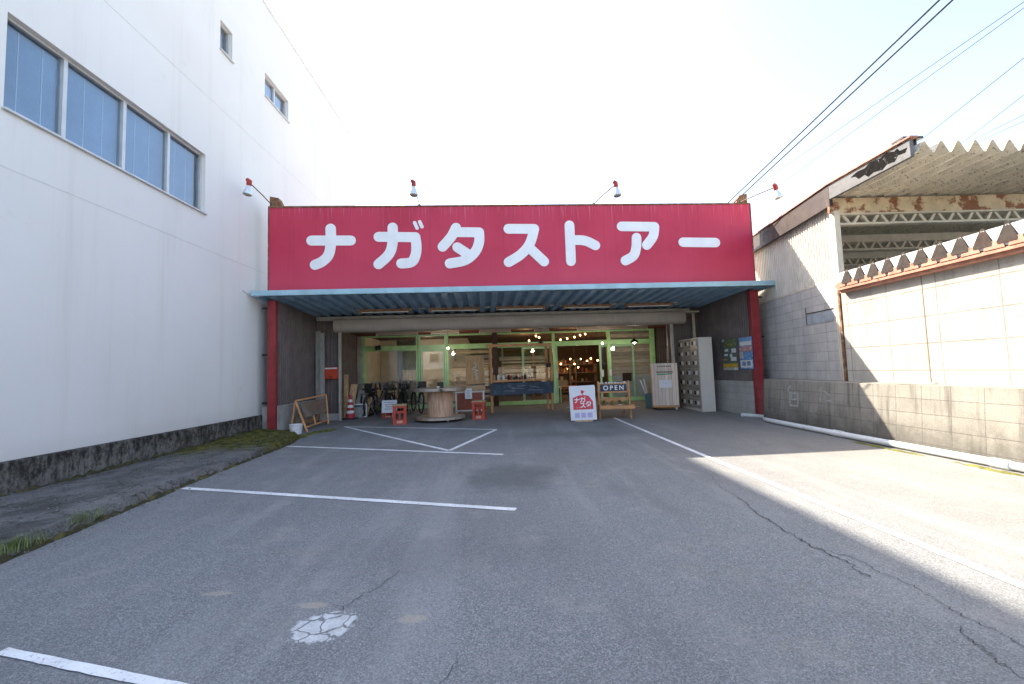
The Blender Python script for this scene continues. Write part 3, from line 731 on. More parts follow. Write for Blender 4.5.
flood(11.80, 5.375, 11.45, 'floodlight on a long arm at the right corner of the red sign', -.25)
# dark panels just showing behind the sign top
for k, u in enumerate((9.25, 9.99, 10.73)):
    t = thing('roof_panel', ['leftmost of three dark panels peeping over the red sign','middle of three dark panels peeping over the red sign','rightmost of three dark panels peeping over the red sign'][k], 'roof panel', S(u,.9,3.43), A, 'dark panels behind the sign')
    mb = MB(); Mx = Matrix.Translation((0,0,2.05)) @ Matrix.Rotation(R(8),4,'X'); mb.box(-.35,0,-.05,.35,1.1,.0,Mx); mb.build('panel', mat('dark_panel', (.05,.06,.07), .3, .1), t)
    for x in (-.3,.3):
        mb = MB(); mb.tube((x,.1,0),(x,.1,2.0),.02,6); mb.tube((x,1.0,0),(x,1.0,2.12),.02,6); mb.tube((x,.1,1.0),(x,1.0,1.0),.02,6); mb.build('rack', M_ALU, t)

# --- lights under the canopy
for k, (u0,u1) in enumerate(((1.52,2.92),(3.42,4.79),(5.27,6.64),(7.16,8.53),(8.97,10.31))):
    t = thing('canopy_light', ['first','second','third','fourth','fifth'][k]+' rusty fluorescent batten from the left under the blue canopy', 'light', S(u0,1.6,3.1), A, 'fluorescent battens under the canopy')
    l = u1-u0
    mb = MB(); mb.prism([(-.08,-.035),(-.05,.0),(.05,.0),(.08,-.035),(.08,-.06),(-.08,-.06)], lambda a,b,c:(c,a,b), 0, l); mb.build('housing', M_HOUS, t)
    mb = MB(); mb.tube((.06,0,-.085),(l-.06,0,-.085),.016,8); mb.build('tube', M_TUBE, t)
    for x in (0, l-.06):
        mb = MB(); mb.box(x,-.03,-.11,x+.06,.03,-.061); mb.build('end_cap', M_HOUS, t)
mb = MB(); mb.box(1.4,1.66,3.085,10.5,1.69,3.115); mb.build('conduit', M_CREAM, sb)
for k, (u0,u1) in enumerate(((1.26,2.67),(3.11,4.06),(4.75,5.85),(6.65,7.18),(8.17,10.7))):
    t = thing('tube_light', ['leftmost slim strip light above the left shop window','slim strip light above the pale green door frame','slim strip light above the wooden rack','shortest slim strip light above the door','longest slim strip light above the right window'][k], 'light', S(u0,4.5,2.70), A, 'slim strip lights in the shop recess')
    l = u1-u0
    mb = MB(); mb.box(0,-.03,-.02,l,.03,.04); mb.build('batten', M_CREAM, t)
    mb = MB(); mb.tube((.04,0,-.045),(l-.04,0,-.045),.014,8); mb.build('tube', M_TUBE, t)
    for x in (0, l-.035):
        mb = MB(); mb.box(x,-.02,-.075,x+.035,.02,-.021); mb.build('end_cap', M_WHITEP, t)

# ================================================================== RIGHT SIDE: block walls, pipe, warehouse
rw = thing('block_wall', 'low dark stained concrete block wall with a ledge along the right of the lot', 'wall', (5.9,6,0))
def lowx(z): return -.06+.07*(z+.2)     # slight batter
mb = MB(); pts = [(y, 0.) for y in (-9, -3, 0, 1, 2, 3, 3.55)] + [(3.72,.03),(3.86,.10),(3.98,.22),(4.07,.38),(4.12,.55),(4.14,.75)]
N = len(pts); zs = [-.25, .3, .6, .86, .9]
for z in zs:
    for y, dx in pts: mb.v.append((lowx(z)+dx, y, z))
for j in range(len(zs)-1):
    for i in range(N-1): mb.f.append((j*N+i, j*N+i+1, (j+1)*N+i+1, (j+1)*N+i))
o0 = (len(zs)-1)*N; q = len(mb.v)
for y, dx in pts: mb.v.append((max(.75, dx+.02), y, .905))
for i in range(N-1): mb.f.append((o0+i, o0+i+1, q+i+1, q+i))
mb.build('wall', M_BLOCKL, rw)
# faded chalk marks on the wall
mb = MB(); fn = lambda a,b,c: (lowx(b)-c, a, b)
for st in ([(2.78,.80),(2.86,.70)], [(2.80,.66),(2.56,.65)], [(2.80,.66),(2.79,.40)], [(2.56,.65),(2.56,.40)], [(2.79,.40),(2.56,.40)], [(2.74,.52),(2.60,.53)], [(2.75,.63),(2.74,.53)]):
    smesh(mb, st, .035, fn, .001, .003)
mb.build('painted_mark', mat('faded_paint', (.40,.39,.365), .9, .3, 30, dirt=((.28,.27,.24), .48, .62, 40)), rw)
mb = MB()
for st in ([(1.98,.74),(1.83,.72)], [(1.90,.80),(1.95,.55)], [(1.80,.56),(1.70,.57)], [(1.82,.72),(1.72,.66)]):
    smesh(mb, st, .028, fn, .001, .003)
mb.build('painted_mark', mat('fainter_paint', (.34,.33,.305), .9, .3, 30, dirt=((.28,.27,.24), .45, .6, 40)), rw)

uw = thing('boundary_wall', 'grey block wall beside the red post, below pale ribbed siding', 'wall', (6.37,7.95,0), -R(7.7))
mb = MB(); mb.box(0,.03,.85,.15,5.2,2.84); mb.build('wall', M_BLOCKU, uw)
mb = MB(); mb.box(-.006,.14,2.06,-.001,1.02,2.26); mb.build('filled_slot', mat('blue_grey_fill', (.33,.36,.39), .9, .2), uw)
mb = MB(); mb.path([(-.008,.12,2.29),(-.008,.6,2.29),(-.008,1.05,2.30)], .009, 5); mb.path([(-.008,1.05,2.42),(-.008,1.045,2.06)], .007, 5); mb.build('crack', M_CRACK, uw)
pw = thing('panel_wall', 'sunlit pale panel wall above the stained block wall, right of the rusty post', 'wall', (6.27,2,0))
mb = MB(); mb.box(0,-5,.88,.14,5.72,2.52); mb.build('wall', M_PANELW, pw, bevel=.005)
mb = MB()
for y in (-3.9,-1.2,1.5,4.2): mb.box(-.004,y-.006,.93,.05,y+.006,2.5)
mb.build('joint', mat('panel_joint', (.22,.17,.12), .9), pw)
mb = MB()
for k in range(26):
    y = 2.6+random.gauss(0,.22); z = 1.5+random.gauss(0,.2); w_ = random.uniform(.015,.05)
    mb.add([(-.003,y,z),(-.003,y+w_,z+.01),(-.003,y+w_*.8,z+w_*.7),(-.003,y-.01,z+w_*.5)], [(0,1,2,3)])
mb.build('flaked_patch', M_TAN, pw)

# drain pipe
pp = thing('drain_pipe', 'white plastic drain pipe lying along the foot of the block wall', 'pipe', (5.80,6,0))
pts = [(.16,4.78,.0),(.36,4.42,.0),(.40,4.22,.0),(.30,4.0,.0),(.12,3.75,.01),(.02,3.45,.02),(0,2.5,.02),(-.01,1.0,.02),(.01,-1,.02),(.0,-3,.02),(0,-8,.02)]
mb = MB(); mb.path(pts, .048, 10); mb.build('pipe', M_PVC, pp)
mb = MB()
for a, b in (((.34,4.08,.0),(.25,3.93,.003)), ((-.002,1.55,.02),(-.004,1.35,.02)), ((.003,-.9,.02),(.001,-1.1,.02))): 
    mb = MB(); mb.tube(a, b, .058, 12); mb.build('coupling', M_PVC, pp)

# --- warehouse
wh = thing('warehouse', 'open sided warehouse with pale ribbed wall, lattice beams and a pleated roof', 'building', (6.45,7.85,0))
mb = MB(); ribs(mb, .05, 8.5, .09, [(0,0),(.2,.02),(.5,.02),(.7,0)], lambda a,h,b: (.02-h, a, b), 2.83, 4.26)
mb.box(.035,.05,2.83,.06,8.5,4.26); mb.build('siding', M_CORR, wh, loc=(-.07,.05,0), rotz=-R(7.7))
mb = MB(); mb.box(-.02,.1,2.81,-.001,4.9,2.855); mb.build('flashing', M_CREAM, wh, loc=(-.07,.05,0), rotz=-R(7.7))
mb = MB(); mb.box(-.13,-.06,.905,-.02,.06,4.1); mb.box(-.135,.062,.91,-.105,.09,4.0); mb.build('post', M_CREAM, wh, bevel=.006)
mb = MB(); mb.box(-.20,-.11,.906,-.131,-.065,2.6); mb.build('rusty_pipe', M_RUSTY, wh)
def lattice(y, name='lattice_beam', m=M_CREAM, plate=False):
    mb = MB(); z0, z1 = 3.84, 4.06; e = -.1 if plate else .12+y*.14
    mb.box(e, y-.06, z0, 9.6, y+.06, z0+.035); mb.box(e, y-.06, z1-.03, 9.6, y+.06, z1)
    x = e+.02
    while x < 9.5:
        mb.bar((x, y, z0+.03), (x+.11, y, z1-.03), .05, .045, (0,1,0)); mb.bar((x+.18, y, z1-.03), (x+.29, y, z0+.03), .05, .045, (0,1,0)); x += .37
    o = mb.build(name, m, wh)
    if plate:
        mb = MB(); mb.box(-.2, y-.07, 4.061, 9.6, y-.02, 4.345); mb.build('rusty_fascia', M_CREAMST, wh)
    else:
        mb = MB(); mb.box(.12+y*.14, y-.05, 4.061, 9.6, y+.05, 4.2); mb.build('purlin', m, wh)
lattice(.02, plate=True); lattice(1.9); lattice(3.5); lattice(5.2)
PL = [(0,0),(.1,0),(.5,1),(.6,1)]
mb = MB(); ribs(mb, -.15, 9.6, .265, [(o,h*.15) for o,h in PL], lambda a,h,b: (a, b, 4.37+h*1.15), -1.72, -.02); ribs(mb, .91, 9.6, .265, [(o,h*.15) for o,h in PL], lambda a,h,b: (a, b, 4.37+h*1.15), -.02, 8.6); mb.build('pleated_roof', M_ROOFU, wh, solid=.006, smooth=False)
mb = MB(); mb.box(-.03,.0,4.20,.03,8.6,4.60); mb.build('verge_board', M_BROWNF, wh, loc=(-.18,-.08,0), rotz=-R(7.7))
mb = MB(); mb.box(-.209,-1.70,4.32,-.15,-.082,4.58); mb.build('verge_board', M_GREYV, wh)
mb = MB(); mb.prism([(-1.62,4.42),(-1.50,4.44),(-1.44,4.37),(-1.30,4.39),(-1.22,4.345),(-1.05,4.38),(-.95,4.35),(-.88,4.42),(-.76,4.40),(-.70,4.47),(-.60,4.50),(-.74,4.54),(-.90,4.525),(-1.0,4.57),(-1.2,4.55),(-1.32,4.575),(-1.45,4.53),(-1.5,4.55),(-1.54,4.49),(-1.66,4.48)], lambda a,b,c: (c,a,b), -.2125, -.2095); mb.build('peeled_patch', mat('peeled_black', (.012,.011,.010), 1, .4, 14, spec=.05, dirt=((.14,.138,.138), .60, .68, 11)), wh)
mb = MB(); mb.box(-.24,-1.74,4.601,-.11,-.06,4.625); mb.build('verge_cap', M_PINKRUST, wh)
mb = MB(); mb.box(-.06,.0,4.602,.07,8.6,4.627); mb.build('verge_cap', M_PINKRUST, wh, loc=(-.18,-.08,0), rotz=-R(7.7))
mb = MB(); mb.box(.031,.0,4.40,1.3,8.6,4.42); mb.build('eave_strip', M_ROOFU, wh, loc=(-.18,-.08,0), rotz=-R(7.7))
mb = MB(); mb.box(-.2,-1.60,4.66,.12,-1.4,4.69); mb.box(-.2,-1.56,4.52,-.17,-1.5,4.66); mb.box(.03,-1.56,4.52,.05,-1.5,4.66); mb.build('ridge_plate', M_BROWNCOL, wh)
mb = MB(); mb.box(.1,8.5,0,9.6,8.6,4.3); mb.box(9.6,0,0,9.7,8.6,4.3); mb.build('rear_wall', M_CORR, wh)
mb = MB(); mb.box(.02,-8,-.1,9.6,8.5,.0); mb.build('yard_slab', mat('yard_bounce_concrete', (.60,.57,.51), .9, .15), wh)  # unseen floor, made pale to bounce light onto the roof underside

# --- lean-to roof whose pleats end above the panel wall
lt = thing('lean_to_roof', 'pleated lean-to roof with rusty pink edge showing above the panel wall', 'roof', (6.17,7.58,2.6))
PT = [(0,0),(.12,0),(.42,1),(.70,1)]
mb = MB(); ribs(mb, -9.0, .02, .27, [((o+.12)%1, h*.24) for o,h in [(0,0),(.1,0),(.44,1),(.56,1),(.9,0)]], lambda a,h,b: (b, a, .03+h+b*.15), -.04, 2.8)
mb.build('pleated_sheet', M_ROOFU2, lt, solid=.005, smooth=False)
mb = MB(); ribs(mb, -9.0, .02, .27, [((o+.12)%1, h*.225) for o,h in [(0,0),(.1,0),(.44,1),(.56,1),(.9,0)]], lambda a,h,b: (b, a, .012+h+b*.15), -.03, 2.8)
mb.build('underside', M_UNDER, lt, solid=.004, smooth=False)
mb = MB(); mb.box(-.045,-9,-.045,.0,.04,.0); mb.box(-.003,-9,-.095,.10,.04,-.046); mb.build('edge_angle', M_PINKRUST, lt)
mb = MB()
for k in range(34):
    c = -9.0+.27*k+.27*.17
    arc = [(c+.115*math.cos(math.pi*i/8), .003+.10*math.sin(math.pi*i/8)) for i in range(9)]
    mb.prism(arc, lambda a,b,c_: (c_, a, b), -.055, -.046)
mb.build('end_filler', M_PINKRUST, lt)
mb = MB(); mb.box(-.034,-9,.07,-.028,.03,.265); mb.build('sunlit_gap_plate', mat('sunlit_gap_plate', (.62,.61,.59), .7, .15, 6, dirt=((.34,.26,.2), .66, .8, 8)), lt)  # white plate added so the gaps between ridges read as sunlit
for k in range(33):  # dark caps stand in for the shaded hollows under the ridges
    c = -9.0+.27*k+.27*.62
    mb = MB(); mb.prism([(c-.10,.05),(c+.10,.05),(c+.112,.085),(c+.06,.21),(c+.018,.30),(c-.018,.30),(c-.06,.21),(c-.112,.085)], lambda a,b,c_: (c_+(0 if c_ > -.05 else .03*b/.3), a, b), -.065, -.035); mb.build('end_cap', M_RIDGESHADE, lt)
mb = MB(); mb.box(.12,-9,-.1,2.8,.02,-.05); mb.build('soffit_board', M_UNDER, lt)

# --- overhead lines
def wire(label, a, b, r, ext0, ext1, sag=0):
    a = Vector(a); b = Vector(b); d = b-a
    p0 = a-d*ext0; p1 = b+d*ext1; pts = []
    for k in range(25):
        t = k/24; q = p0.lerp(p1, t); pts.append(q)
    base = p0.copy(); mb = MB(); mb.path([q-base for q in pts], r, 6)
    tag(mb.build('power_line', M_WIRE, None, loc=base), label, 'cable', 'overhead lines at the upper right')
def px_at(p5, y): # scale a point known at y=5 out along its view line (camera 1.3 m up)
    k = y/5; return (p5[0]*k, y, 1.3+(p5[2]-1.3)*k)
wire('thick black cable, upper of the pair rising from the red sign corner', (5.85,10.55,5.37), (5.64,5,5.779), .013, 0, 2.5)
wire('thick black cable, lower of the pair rising from the red sign corner', (6.0,10.55,5.37), (5.81,5,5.776), .013, 0, 2.5)
wire('faint thin cable, upper of two running just right of the thick pair', (12.255,20,9.631), px_at((6.73,5,5.737),9), .009, 1.5, 2)
wire('faint thin cable, lower of two running just right of the thick pair', (13.747,20,9.894), px_at((6.721,5,5.657),9), .009, 1.5, 2)
wire('thin cable crossing above the middle of the warehouse roof', (20.62,20,11.75), px_at((6.645,5,4.995),12), .012, 1.5, 3)
wire('thin cable low above the warehouse roof, highest of three fanning out', (22.88,20,11.70), px_at((6.589,5,4.513),12), .010, 1.5, 3)
wire('thin cable low above the warehouse roof, middle of three fanning out', (23.08,20,11.70), px_at((6.559,5,4.255),12), .010, 1.5, 3)
wire('thin cable low above the warehouse roof, lowest of three fanning out', (23.59,20,11.69), px_at((6.551,5,4.178),12), .010, 1.5, 3)

# ================================================================== THINGS UNDER THE CANOPY
# letterbox
t = thing('letterbox', 'red letterbox on the dark wall beside the left shutter rail', 'letterbox', S(.515,2.47,1.23), A)
mb = MB(); mb.box(-.20,-.13,0,.20,.0,.30); mb.build('body', M_MAILRED, t, bevel=.012)
mb = MB(); mb.box(-.205,-.14,.262,.205,.0,.345); mb.build('lid', M_MAILRED, t, bevel=.012)
mb = MB(); mb.box(-.17,-.143,.285,.17,-.139,.325); mb.build('flap', M_WHITEP, t)
mb = MB(); mb.box(-.07,-.134,.05,.05,-.131,.075); mb.build('mark', M_BLACK, t)
# long grey boards leaning
for k, (u, du) in enumerate(((.66,.13),(.83,.22))):
    a = SG(.20+.16*k, 2.22-.12*k); h = 2.62-.06*k
    t0 = S(.13+.13*k, 2.40-.04*k, h); d = t0-a
    mb = MB(); mb.bar((0,0,.005), tuple(d), .13, .03, (0,1,0))
    tag(mb.build('leaning_board', M_GREYPLANK, loc=a, bevel=.003), ['long grey weathered board leaning on the dark wall, the one nearer the wall','long grey weathered board leaning on the dark wall, the one nearer the letterbox'][k], 'board', 'grey boards leaning on the left wall')
# orange barricade with old board
t = thing('barricade', 'orange A-frame barricade with a dark weathered board by the left post', 'barricade', SG(.33,1.1), R(2.5))
mb = MB(); Y0, Y1 = -.95, .82; hz = .70
LA, LB = (-.12, .0), (.44, .0)
for (y, ux) in ((Y0, .10), (Y1, .26)):
    pass
P_ = {}
t.location = (0,0,0); t.rotation_euler = (0,0,0)
fl = SG(.24,.42); fr = SG(.80,-.05); bl = SG(.16,2.15); br = SG(.72,1.52)
tf = S(.34,.42,.73); tb = S(.56,1.82,.80)
base = Vector(((fl.x+br.x)/2, (fl.y+br.y)/2, fl.z)); t.location = base
loc = lambda p: tuple(Vector(p)-base)
for a, b in ((fl,tf),(fr,tf),(bl,tb),(br,tb)):
    m_ = MB(); m_.bar(loc(a), loc(b), .04, .03); m_.build('leg', M_BARR, t, bevel=.003)
m_ = MB(); m_.bar(loc(tf+Vector((0,0,.015))), loc(tb+Vector((0,0,.015))), .04, .04); m_.build('top_rail', M_BARR, t, bevel=.003)
m_ = MB(); m_.bar(loc(fr.lerp(tf,.14)), loc(br.lerp(tb,.14)), .03, .035); m_.bar(loc(fl.lerp(tf,.14)), loc(bl.lerp(tb,.14)), .03, .035); m_.build('lower_rail', M_BARR, t)
m_ = MB(); m_.bar(loc(fr.lerp(br,.4).lerp(tf.lerp(tb,.4),.12)), loc(fr.lerp(br,.42).lerp(tf.lerp(tb,.42),.42)), .03, .03); m_.build('strut', M_BARR, t)
c = [fr.lerp(tf,.42), br.lerp(tb,.42), br.lerp(tb,.90), fr.lerp(tf,.90)]
c = [c[0].lerp(c[1],.13), c[0].lerp(c[1],.97), c[3].lerp(c[2],.97), c[3].lerp(c[2],.13)]
nrm = (c[1]-c[0]).cross(c[3]-c[0]).normalized()*.012
m_ = MB(); m_.add([loc(p-nrm) for p in c]+[loc(p+nrm) for p in c], [(0,1,2,3),(7,6,5,4),(0,4,5,1),(1,5,6,2),(2,6,7,3),(3,7,4,0)]); m_.build('board', M_OLDBOARD, t)
# white bucket
t = thing('bucket', 'small white plastic bucket at the foot of the orange barricade', 'bucket', SG(.70,-.40), 0)
mb = MB(); mb.lathe([(.105,0),(.12,.01),(.135,.20),(.142,.205),(.142,.22),(.13,.22),(.118,.03),(.0,.025)], (0,0,0), 20); mb.build('body', M_WHITEP, t)
mb = MB(); mb.path([(-.14,0,.2),(-.13,-.09,.13),(0,-.15,.09),(.13,-.09,.13),(.14,0,.2)], .004, 5); mb.build('handle', M_STEEL, t)
# cone
t = thing('traffic_cone', 'red and white striped traffic cone beside leaning timber', 'cone', SG(.93,2.72), 0)
mb = MB(); mb.box(-.185,-.185,0,.185,.185,.035); mb.build('base', M_BLACK, t, bevel=.012)
def cr(z): return .135-.105*(z-.035)/.665
zb = [.035,.17,.25,.33,.41,.49,.57,.70]; 
for k in range(7):
    mb = MB(); a, b = zb[k], zb[k+1]; o = .002 if k % 2 else 0
    mb.lathe([(cr(a)+o, a+.0005), (cr(b)+o, b-.0005)] + ([(cr(b)*.6, b+.01)] if k == 6 else []), (0,0,0), 20); mb.build('white_band' if k % 2 else 'body', M_CONEW if k % 2 else M_CONER, t)
# leaning timber
for k, (u0,v0,u1,v1,h,wd,m_, lb) in enumerate(((.80,2.75,.70,3.1,1.30,.13,M_TIMBER,'tallest pale timber leaning behind the striped cone'),(.86,2.85,.88,3.3,1.0,.20,M_TIMBER,'orange brown timber offcut leaning behind the striped cone'),
        (1.05,2.95,1.12,3.5,.80,.30,M_GREYPLANK,'grey board offcut leaning just right of the striped cone'),(.72,2.85,.62,3.2,.75,.14,M_PLY,'short plywood strip leaning left of the striped cone'),(1.22,3.2,1.3,3.6,.62,.14,M_PLY,'shortest plank leaning beside the bicycles'))):
    a = SG(u0,v0); b = S(u1,v1,a.z+h); mb = MB(); mb.bar((0,0,.004), tuple(b-a), wd, .03, (0,1,0))
    # keep the broad face to the front
    tag(mb.build('timber_offcut', m_, loc=a, bevel=.003), lb, 'timber', 'timber leaning in the recess')

# --- bicycles
M_BK = [mat('bike_black', (.03,.03,.033), .35, .1), mat('bike_navy', (.03,.05,.14), .35, .1), mat('bike_silver', (.34,.35,.36), .3, .1, metal=.5), mat('bike_green', (.05,.12,.07), .35, .1), mat('bike_grey', (.14,.14,.15), .35, .1)]
def bicycle(label, loc, rotz, paint, basket=True, lean=R(4), child=False):
    t = thing('bicycle', label, 'bicycle', loc, rotz, 'bicycles parked by the left window')
    t.rotation_euler = (lean, 0, rotz)
    rr = .325; fx, bx = .53, -.53
    for nm, x in (('front_wheel', fx), ('rear_wheel', bx)):
        mb = MB(); mb.ring((x,0,rr), (0,1,0), rr-.02, .008, 32, 6)
        for k in range(16):
            a = 2*math.pi*k/16; mb.tube((x,(.02 if k%2 else -.02),rr),(x+(rr-.025)*math.cos(a),0,rr+(rr-.025)*math.sin(a)),.0018,4)
        mb.tube((x,-.04,rr),(x,.04,rr),.018,8)
        wl_ = mb.build('wheel', M_STEEL, t)
        mb = MB(); mb.ring((x,0,rr), (0,1,0), rr-.004, .025, 36, 8); mb.build('tyre', M_TYRE, wl_)
    ss = Vector((-.20,0,.62)); bb = Vector((-.08,0,.28)); hd = Vector((.36,0,.80)); hl = Vector((.40,0,.68)); ra = Vector((bx,0,rr)); fa = Vector((fx,0,rr))
    mb = MB(); mb.tube(bb, ss, .022); mb.path([bb, (.12,0,.38), hl], .026); mb.path([ss*.8+bb*.2, (.10,0,.46), hl+Vector((-.01,0,.05))], .014); mb.tube(hl, hd, .02)
    for y in (-.05,.05):
        mb.tube((bb.x,y*.6,bb.z),(ra.x,y,ra.z),.009,6); mb.tube((ss.x,y*.4,ss.z-.03),(ra.x,y,ra.z),.008,6); mb.path([hl+Vector((.01,y*.7,-.02)),(.45,y,.56),(fa.x,y,fa.z)],.011,6)
    mb.build('frame', paint, t)
    mb = MB(); mb.tube(ss, ss+Vector((-.04,0,.16)), .012); mb.lathe([(.0,.0),(.07,.005),(.09,.03),(.085,.06),(.0,.07)], ss+Vector((-.08,0,.16)), 12); mb.path([ss+Vector((-.06,0,.20)),ss+Vector((.10,0,.205))],[.055,.022],8); mb.build('saddle', M_BLACK, t)
    mb = MB(); mb.tube(hd, hd+Vector((-.02,0,.16)), .012); h = hd+Vector((-.02,0,.17)); mb.path([h+Vector((-.20,-.29,.03)),h+Vector((-.05,-.26,.04)),h+Vector((.02,-.1,.02)),h,h+Vector((.02,.1,.02)),h+Vector((-.05,.26,.04)),h+Vector((-.20,.29,.03))],.016,6); mb.tube(h+Vector((-.06,-.27,.04)),h+Vector((-.21,-.30,.03)),.022,6); mb.tube(h+Vector((-.06,.27,.04)),h+Vector((-.21,.30,.03)),.022,6); mb.build('handlebar', M_STEEL, t)
    mb = MB()
    for x in (fx,bx):
        mb2 = [(x+.36*math.cos(a), 0, rr+.36*math.sin(a)) for a in [R(q) for q in range(20 if x == bx else 5, 175, 12)]]
        mb.path(mb2, .02, 6)
    mb.build('mudguard', paint if not basket else M_BLACK, t)
    mb = MB(); mb.ring(bb+Vector((0,.04,0)), (0,1,0), .09, .006, 20, 5); mb.bar(bb+Vector((0,.06,0)), bb+Vector((.10,.06,-.12)), .012,.02); mb.bar(bb+Vector((0,-.06,0)), bb+Vector((-.10,-.06,.12)), .012,.02)
    mb.box(.06,.05,.145,.15,.14,.165); mb.box(-.23,-.14,.39,-.13,-.05,.41); mb.build('crank', M_STEEL, t)
    mb = MB(); mb.path([(bx,.07,rr),(bx+.06,.20,.02)], .01, 5); mb.path([(bx,-.07,rr),(bx+.06,-.20,.02)], .01, 5); mb.build('kickstand', M_STEEL, t)
    if basket:
        mb = MB(); x0, x1, z0, z1 = .48, .76, .74, .98
        for k in range(7):
            z = z0+(z1-z0)*k/6; e = .03*(k/6); mb.path([(x0-e*.3,-.15-e,z),(x1+e,-.15-e,z),(x1+e,.15+e,z),(x0-e*.3,.15+e,z)], .004, 4, closed=True)
        for k in range(8):
            y = -.15+.3*k/7; mb.tube((x1,y,z0),(x1+.03,y*1.2,z1),.003,4); mb.tube((x0,y,z0),(x0-.01,y*1.2,z1),.003,4)
        for k in range(6):
            x = x0+(x1-x0)*k/5; mb.tube((x,-.15,z0),(x,-.18,z1),.003,4); mb.tube((x,.15,z0),(x,.18,z1),.003,4); mb.tube((x,-.15,z0),(x,.15,z0),.003,4)
        mb.box(x0,-.15,z0,x1,.15,z0+.01)
        for y in (-1,1): mb.add([(x0,.15*y,z0),(x1,.15*y,z0),(x1+.03,.18*y,z1-.02),(x0-.01,.18*y,z1-.02)], [(0,1,2,3)])
        mb.build('basket', M_STEEL if child else M_BLACK, t)
    if child:
        mb = MB(); mb.box(-.62,-.14,.72,-.34,.14,.78); mb.box(-.66,-.12,.78,-.62,.12,1.02); mb.build('child_seat', M_BLACK, t, bevel=.015)
    mb = MB(); mb.bar((-.25,0,.70),(-.72,0,.70),.12,.012); mb.tube((-.65,.05,.69),(bx,.05,rr),.006,5); mb.tube((-.65,-.05,.69),(bx,-.05,rr),.006,5); mb.build('carrier', M_BLACK, t)
    return t
BL = ['black bicycle nearest the striped cone, parked against the left window','silver bicycle second from the cone, parked by the left window','navy bicycle in the middle of the row by the left window','black bicycle without a basket behind the notice board','green bicycle second from the cable drum, by the window','grey bicycle nearest the cable drum, end of the row','black bicycle squeezed at the back left of the row against the window','black bicycle squeezed at the back middle of the row against the window']
for k, (u, v, rz, c, bk) in enumerate(((1.12,4.05,92,0,True),(1.42,3.9,75,2,True),(1.70,4.2,100,1,True),(1.98,4.0,80,0,False),(2.28,4.35,98,3,True),(2.62,4.3,112,4,True),(1.28,4.62,84,0,True),(2.12,4.7,96,0,True))):
    bicycle(BL[k], SG(u,v), A+R(rz), M_BK[c], bk, R((-5,4,-3,5,-4,3,2,-2)[k]), k in (1,5))
# blue box with white rim in front of the bikes
t = thing('plastic_box', 'blue plastic box with a white rim in front of the bicycles', 'box', SG(1.09,3.15), A+R(4))
mb = MB(); mb.box(-.17,0,.03,.17,.25,.36); mb.build('body', mat('blue_plastic', (.02,.07,.20), .4, .1), t, bevel=.04)
mb = MB()
for a in ((-.20,-.02,.0,.20,.02,.03),(-.20,-.02,.37,.20,.02,.41),(-.20,-.02,.03,-.165,.02,.37),(.165,-.02,.03,.20,.02,.37)): mb.box(*a)
mb.build('rim', M_WHITEP, t, bevel=.01)

# --- beer crates
def crate(label, loc, rotz, pad=True):
    t = thing('bottle_crate', label, 'crate', loc, rotz, 'red bottle crates standing on end')
    mb = MB(); w_, d_, h_ = .168, .14, .46
    # open lattice body: front/back with cut-outs
    fn = lambda y: (lambda a,b,c: (a, y+c, b))
    for y, sgn in ((-d_, 1), (d_, -1)):
        hs = [(-.10,-.02,.12,.28), (.02,.10,.12,.28), (-.10,.10,.335,.415)]
        g = MB(); holed(g, lambda a,b,c: (a, y+sgn*c, b), -w_, w_, 0, h_, hs, .02); mb.add(g.v, g.f)
        g = MB(); holed(g, lambda a,b,c: (a, y+sgn*(.02-c), b), -w_, w_, 0, h_, hs, 0); mb.add(g.v, g.f)
    for x, sgn in ((-w_, 1), (w_, -1)):
        hs = [(-.10,-.02,.06,.20), (.02,.10,.06,.20), (-.09,.09,.30,.40)]
        g = MB(); holed(g, lambda a,b,c: (x+sgn*c, a, b), -d_, d_, 0, h_, hs, .02); mb.add(g.v, g.f)
        g = MB(); holed(g, lambda a,b,c: (x+sgn*(.02-c), a, b), -d_+.02, d_-.02, 0, h_, hs, 0); mb.add(g.v, g.f)
    mb.box(-w_+.02,-d_+.02,.02,w_-.02,d_-.02,.03)
    for z in (.0, .29, .44): 
        mb.box(-w_-.008,-d_-.008,z,w_+.008,-d_,z+.025); mb.box(-w_-.008,d_,z,w_+.008,d_+.008,z+.025)
        mb.box(-w_-.008,-d_,z,-w_,d_,z+.025); mb.box(w_,-d_,z,w_+.008,d_,z+.025)
    mb.build('body', M_CRATE, t)
    mb = MB(); mb.box(-.14,-d_-.012,.315,.14,-d_-.0085,.435) if False else mb.box(-.07,-d_-.004,.035,.07,-d_-.001,.10); mb.build('pale_print', mat('crate_print', (.62,.33,.26), .6), t)
    if pad:
        mb = MB(); mb.box(-.18,-.155,h_+.002,.18,.155,h_+.045); mb.build('seat_pad', M_STRAW, t, bevel=.015)
    return t
crate('red bottle crate stool between the notice and the cable drum', SG(2.70,.97), R(11))
crate('red bottle crate stool in front of the brown counter', SG(4.72,1.55), A-R(8))
t = crate('red bottle crate behind the white notice by the bicycles', SG(2.02,2.80), A+R(3), False); t.scale = (1,1,.55)
# notice on that crate
t = thing('notice_board', 'white printed notice leaning on a red crate by the bicycles', 'notice', SG(2.085,2.55), A)
mb = MB(); Mx = Matrix.Rotation(R(-8),4,'X'); mb.box(-.215,-.01,.155,.215,.0,.52,Mx); mb.build('sheet', M_PAPER, t)
mb = MB()
for i, (a, b) in enumerate(((-.15,.15),(-.12,.14),(-.10,.10),(-.13,.16))): mb.box(a,-.013,.45-.065*i,b,-.0105,.467-.065*i,Mx)
mb.build('print', mat('blue_ink', (.25,.27,.48), .8), t)
for x in (-.1,.1):
    mb = MB(); mb.bar((x,.02,.0),(x,.05,.4),.02,.015); mb.build('prop', M_TIMBER, t)

